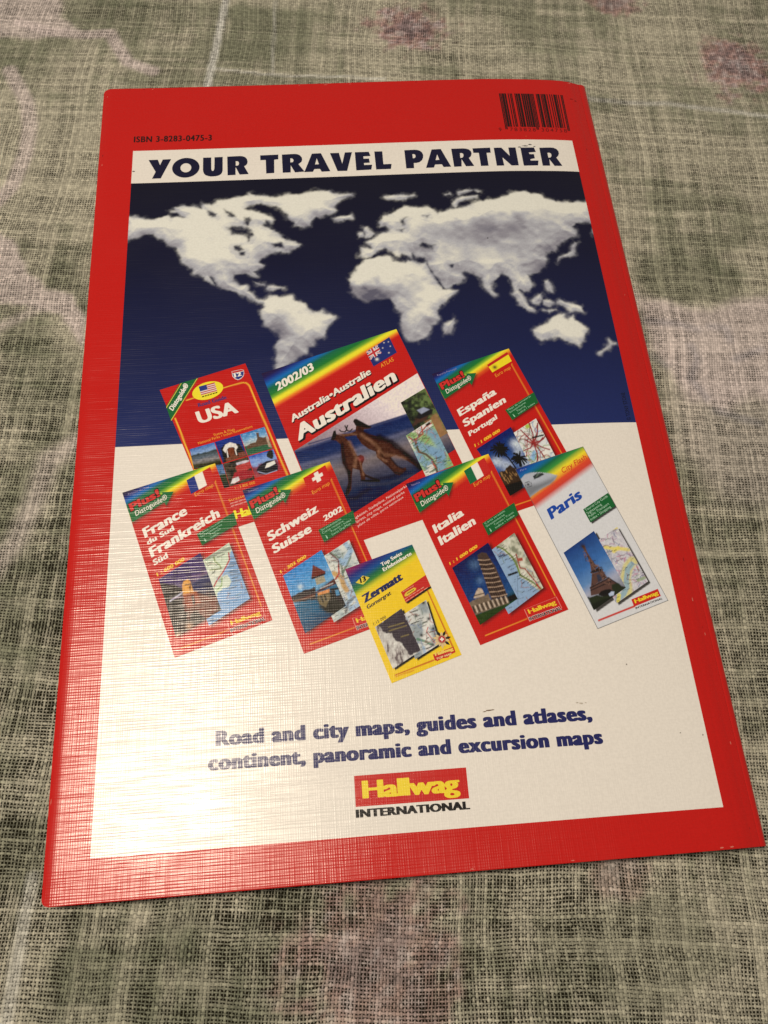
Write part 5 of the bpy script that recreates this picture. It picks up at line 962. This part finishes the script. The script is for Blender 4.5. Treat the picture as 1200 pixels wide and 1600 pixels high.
# -------- the four covers of one series and Spain
EQ = [(106.72,146.36),(134.86,155.34),(153.15,100.18),(123.93,91.72)]
SQ = [(41.23,106.11),(69.78,114.76),(87.67,60.28),(59.00,51.52)]
IQ = [(94.02,105.10),(122.31,114.33),(140.21,59.67),(111.73,50.45)]
cover('red printed cover with a palm photograph, partly under two other printed covers', EQ, 3, [('España', [(114.48,129.00),(128.29,137.23),(113.64,131.63)], .055), ('Spanien', [(115.67,124.81),(131.11,133.81),(115.01,127.45)], .055), ('Portugal', [(116.91,121.23),(127.17,127.50),(116.49,122.98)], .045)], '1 : 1 000 000', [(130.25,130.67),(141.12,137.18),(142.05,132.94),(132.14,126.65)],
   [(118.66,116.34),(131.23,124.02),(137.26,104.15),(127.42,98.66)], [(126.88,118.74),(140.28,126.83),(146.91,104.62),(134.27,98.39)], 'es', 'España·Portugal', ['Mapa de carreteras', 'Strassenkarte', 'Touring', 'Indice • Index'], ph_spain, m_spain, [(118.28,117.16),(127.48,122.57),(118.08,118.24)], flag_quad=[(126.34,149.02),(134.08,153.95),(135.20,150.07),(127.79,145.82)])
cover('red printed cover with a yellow tower photograph, leftmost of the covers', FQ, 6, [('France', [(10.90,91.42),(24.05,98.91),(9.79,94.57)], .06), ('du Sud', [(11.84,89.03),(20.05,93.70),(11.22,90.65)], .05), ('Frankreich', [(13.14,84.72),(34.30,97.41),(12.01,87.91)], .06), ('Süd', [(14.08,82.11),(18.36,84.53),(13.42,83.93)], .05)], '1 : 600 000', [(26.89,91.86),(38.45,98.58),(39.53,94.45),(28.62,87.92)],
   [(15.57,77.63),(28.10,85.47),(34.64,66.60),(21.23,59.07)], [(24.44,80.09),(36.97,88.32),(43.26,69.66),(30.97,61.94)], [ob(36,50,110), CREAM, ob(196,30,24)], 'France du Sud', ['Carte routière', 'Strassenkarte', 'Transit', 'Index'], ph_france, m_france, [(15.17,78.53),(23.40,83.29),(14.79,79.67)])
sw = cover('red printed cover with a covered bridge photograph, beneath the yellow cover', SQ, 6, [('Schweiz', [(49.51,87.75),(65.44,97.18),(48.57,90.71)], .06), ('Suisse', [(50.84,83.58),(63.08,90.45),(50.00,86.41)], .06), ('2002', [(67.04,93.57),(73.14,97.03),(66.59,95.37)], .05)], '1 : 303 000', [(64.98,90.85),(76.33,96.83),(76.96,92.70),(66.62,86.50)],
   [(53.44,76.34),(65.66,84.01),(72.29,65.41),(59.56,57.63)], [(61.78,79.20),(74.51,86.81),(80.81,67.55),(68.34,60.46)], 'ch', 'Schweiz', ['Strassenkarte', 'Carte routière', 'Transit • Index', 'Swiss DigiMap'], ph_swiss, m_swiss, [(52.82,77.06),(60.87,81.78),(52.55,78.07)])
cover('red printed cover with a leaning tower photograph', IQ, 6, [('Italia', [(101.83,87.14),(111.87,93.01),(101.00,89.86)], .06), ('Italien', [(103.23,82.94),(115.34,89.74),(102.34,85.83)], .06)], '1 : 1 000 000', [(117.19,89.68),(128.47,96.28),(129.27,91.92),(118.61,85.47)],
   [(105.92,75.40),(118.24,83.03),(125.04,64.12),(112.42,56.62)], [(114.85,77.73),(127.05,85.83),(133.50,67.05),(121.53,59.44)], [ob(14,98,50), CREAM, ob(196,30,24)], 'Italia', ['Carta stradale', 'Strassenkarte', 'Transito • Transit', 'Indice • Index'], ph_italy, m_italy, [(105.39,76.31),(114.77,81.71),(105.18,77.27)])
# -------- Paris
PQ = [(130.48,108.21),(154.64,115.42),(172.33,60.77),(148.17,53.02)]
GREY = ob(216,206,188)
def par(c, S, T):
    a, b = [(133.51,97.98),(154.91,112.07)]
    rainbow(c, PQ[0], a, b, GREY, [(0, ob(24,20,70)), (.15, ob(10,60,130)), (.32, ob(0,96,140)), (.5, ob(14,96,52)), (.68, ob(60,140,50)), (.88, ob(238,208,40)), (1.0, ob(244,170,40)), (1.14, ob(222,70,34)), (1.3, ob(206,60,40)), (1.5, GREY)])
    nose = [(131.41,104.09),(133.31,106.00),(135.72,106.67),(138.50,106.61),(141.66,106.03),(144.07,105.14),(143.14,103.67),(141.02,102.03),(137.51,100.23),(133.70,97.72)]
    c.poly(nose, ob(176,172,164), soft=.12); c.poly([(132.20,101.54),(137.89,102.71),(143.89,104.90),(142.02,102.47),(137.51,100.23),(133.70,97.72)], ob(90,88,84), soft=1.1, op=.75)
    c.poly([(135.98,105.34),(137.53,106.36),(139.46,106.25),(139.83,105.62),(136.25,104.06)], ob(40,44,40), soft=.12); c.poly([(137.41,106.17),(138.68,106.30),(136.81,104.68)], ob(90,100,80), soft=.15); c.line([(132.96,103.00),(134.33,103.52),(135.06,102.87),(135.09,101.87),(133.77,101.35),(133.07,101.89),(132.96,103.00)], .18, ob(80,78,76)); c.blob([(133.98,102.44)][0], .5, BLACK, 1)
    for p, o_ in (([(141.73,78.14),(152.79,84.96),(159.52,65.58),(148.04,58.91)], (.9, -.6)), ([(148.97,78.95),(160.73,85.99),(167.09,67.28),(155.50,60.66)], (.75, -.6))): c.poly([(x+o_[0], y+o_[1]) for x, y in p], ob(66,60,52), soft=.15)
    c.poly([(x+.5, y-.5) for x, y in [(150.61,92.60),(159.99,98.11),(161.56,93.33),(152.20,87.90)]], ob(60,56,50), soft=.15)
    c.line(PQ+[PQ[0]], .3, ob(90,84,74)); c.line([(149.00,55.68),(161.19,59.53)], .5, ob(200,50,36)); c.grain(.03, .5)
pc = pic('printed_map_cover', PQ, CARD, par, book, 6, label='pale grey printed city map cover with an iron tower photograph, rightmost of the covers')
pic('map_excerpt', [(148.97,78.95),(160.73,85.99),(167.09,67.28),(155.50,60.66)], .22, mapart(m_paris), pc, 7)
pic('cover_photo', [(141.73,78.14),(152.79,84.96),(159.52,65.58),(148.04,58.91)], .2, ph_paris, pc, 8)
text('title', 'Paris', [(139.57,89.46),(151.25,96.76),(138.61,93.16)], ob(22,66,140), pc, 8, bold=.06)
text('heading', 'City Flash', [(146.03,105.70),(155.15,110.77),(145.64,107.55)], ob(206,50,30), pc, 8, bold=.015)
text('corner_caption', 'Paris', [(132.10,107.24),(134.29,107.97),(132.04,107.80)], ob(150,150,180), pc, 8, bold=.0, step=.07)
gb = flat('green_note', [[[(150.61,92.60),(159.99,98.11),(161.56,93.33),(152.20,87.90)]]], ob(18,92,38), pc, 7)
b0, b1, b2, b3 = [np.array(p) for p in [(150.61,92.60),(159.99,98.11),(161.56,93.33),(152.20,87.90)]]
for i, (s_, w_) in enumerate((('Tourist City Guide', .93), ('Sightseeing', .62), ('Public Transport', .85), ('Index • Shopping', .85))):
    f = .22+i*.235; A = lambda u, v: tuple((b0*(1-u)+b1*u)*(1-v)+(b3*(1-u)+b2*u)*v)
    text('note_line', s_, [A(.05, f), A(w_, f), A(.04, f-.17)], ob(176,200,160), gb, 8, bold=.0, step=.07)
lb = flat('publisher_box', [[[(160.50,61.70),(169.74,64.71),(170.17,62.33),(160.89,59.34)]]], ob(200,36,26), pc, 7)
text('logo_lettering', 'Hallwag', [(161.48,60.39),(169.56,62.94),(161.32,61.60)], ob(246,200,40), lb, 8, bold=.02, step=.03, spacing=.9)
text('logo_caption', 'INTERNATIONAL', [(161.33,58.51),(170.60,61.31),(161.22,59.09)], BLACK, pc, 7, bold=.04, step=.03)
# -------- Zermatt
ZQ = [(72.66,77.14),(94.16,83.97),(105.78,47.94),(84.27,40.96)]
ZY = ob(240,192,30)
def zer(c, S, T):
    a, b = [(76.04,67.88),(95.01,79.48)]
    rainbow(c, ZQ[0], a, b, ZY, [(0, ob(150,24,70)), (.12, ob(120,24,76)), (.3, ob(30,34,100)), (.48, ob(0,70,120)), (.64, ob(10,92,60)), (.78, ob(50,120,40)), (.95, ob(220,196,30)), (1.08, ZY)])
    c.poly([(90.02,68.30),(99.03,69.93),(99.04,69.41),(91.19,64.75),(90.57,65.13)], ob(14,10,12), soft=.12)
    for p in ([(80.58,58.14),(89.06,63.40),(93.76,50.13),(84.96,45.13)], [(88.63,60.96),(96.83,65.60),(99.66,51.77),(91.84,47.56)]): c.poly([(x+.7, y-.45) for x, y in p], ob(14,12,12), soft=.15)
    c.line([(97.56,68.48),(103.35,50.70)], .35, ob(190,50,26)); c.line([(85.50,43.29),(97.27,46.92)], .35, ob(190,60,26)); c.line([(85.62,42.81),(91.13,44.32)], .3, ob(200,80,30), op=.7); c.grain(.04, .5)
zc = pic('printed_map_cover', ZQ, .26, zer, book, 9, label='small yellow printed hiking map cover in front of the red covers')
pic('map_excerpt', [(88.63,60.96),(96.83,65.60),(99.66,51.77),(91.84,47.56)], .2, mapart(m_zer), zc, 10)
pic('cover_photo', [(80.58,58.14),(89.06,63.40),(93.76,50.13),(84.96,45.13)], .2, photo_grade(ph_zer, 1.1, .15), zc, 11)
text('heading', 'Top Swiss', [(84.12,77.23),(90.83,80.82),(83.70,78.35)], CREAM, zc, 10, bold=.03)
text('heading', 'Erlebniskarte', [(84.59,75.59),(93.83,80.62),(84.14,76.67)], CREAM, zc, 10, bold=.03)
text('title', 'Zermatt', [(77.96,65.78),(90.40,72.69),(77.14,68.21)], ob(24,30,70), zc, 10, bold=.07, step=.03)
text('subtitle', 'Gornergrat', [(78.81,63.83),(86.39,68.14),(78.40,65.01)], ob(30,28,40), zc, 10, bold=.03)
text('scale_lettering', '1:15 000', [(80.29,58.66),(84.24,60.75),(80.03,59.54)], BLACK, zc, 10, bold=.02, step=.05)
dm = flat('diamond', [[[(75.68,72.53),(77.97,74.70),(80.07,73.97),(77.94,71.79)]]], ob(224,190,50), zc, 10)
text('number', '13', [(77.15,72.26),(79.01,73.00),(76.85,73.84)], BLACK, dm, 11, bold=.07, step=.05)
rr_ = flat('red_note', [[[(89.32,68.59),(97.46,73.61),(98.60,69.96),(90.57,65.13)]]], ob(196,36,26), zc, 10)
flat('note_oval', [[[(90.29,67.60),(90.85,68.42),(93.45,69.79),(94.16,69.57),(93.87,68.90),(91.24,67.19),(90.41,67.08)]]], ob(224,180,50), rr_, 11)
for p in ([(89.87,68.48),(93.50,70.30)], [(90.16,66.07),(96.75,69.74)], [(90.49,65.37),(97.89,69.49)], [(91.14,67.88),(93.38,69.03)]):
    a, b = np.array(p[0]), np.array(p[1])
    for i in range(5): s_ = a+(b-a)*(i/5); e_ = a+(b-a)*((i+.8)/5); flat('small_print', [[[tuple(s_), tuple(e_), (e_[0]+.1, e_[1]+.3), (s_[0]+.1, s_[1]+.3)]]], ob(222,150,110) if p[0] != [(91.14,67.88)][0] else BLACK, rr_, 12)
ct = np.array([(100.37,53.02)][0]); fl_ = empty('edelweiss_emblem'); fl_.parent = zc
for i in range(14):
    a = i/14*6.283+.2; r0 = 1.1; r1 = 2.3 if i % 2 else 2.9; d = np.array([math.cos(a), math.sin(a)]); n_ = np.array([-d[1], d[0]]); col = ob(24,20,20) if (i in (0,1,2,3,4,12,13) and i % 2 == 0) else ob(216,180,120)
    flat('petal', [[[tuple(ct+d*r0-n_*.2), tuple(ct+d*(r0+r1)/2-n_*.42), tuple(ct+d*r1), tuple(ct+d*(r0+r1)/2+n_*.42), tuple(ct+d*r0+n_*.2)]]], col, fl_, 12)
flat('emblem_disc', [[[tuple(ct+1.25*np.array([math.cos(a), math.sin(a)])) for a in np.linspace(0, 6.283, 20, endpoint=False)]]], ob(180,120,80), fl_, 12.5); flat('emblem_disc', [[[tuple(ct+.95*np.array([math.cos(a), math.sin(a)])) for a in np.linspace(0, 6.283, 20, endpoint=False)]]], ob(180,30,34), fl_, 13)
for w_, h_ in ((.22, .6), (.6, .22)): flat('emblem_cross', [[[tuple(ct+np.array(p)) for p in ((-w_, -h_), (w_, -h_), (w_, h_), (-w_, h_))]]], CREAM, fl_, 13.5 if w_ < .5 else 13.7)
lb = flat('publisher_box', [[[(97.21,48.60),(103.66,50.61),(104.05,48.86),(102.36,48.17),(101.64,47.42),(99.70,47.23),(98.35,46.52),(97.59,46.90)]]], ob(196,40,30), zc, 10)
text('logo_lettering', 'Hallwag', [(97.87,48.10),(103.54,49.55),(97.71,49.08)], ob(236,190,80), lb, 11, bold=.05, step=.06, spacing=.9)
text('logo_caption', 'TOP MAP', [(98.13,46.92),(102.85,48.20),(98.03,47.51)], ob(230,180,120), lb, 11, bold=.04, step=.06)
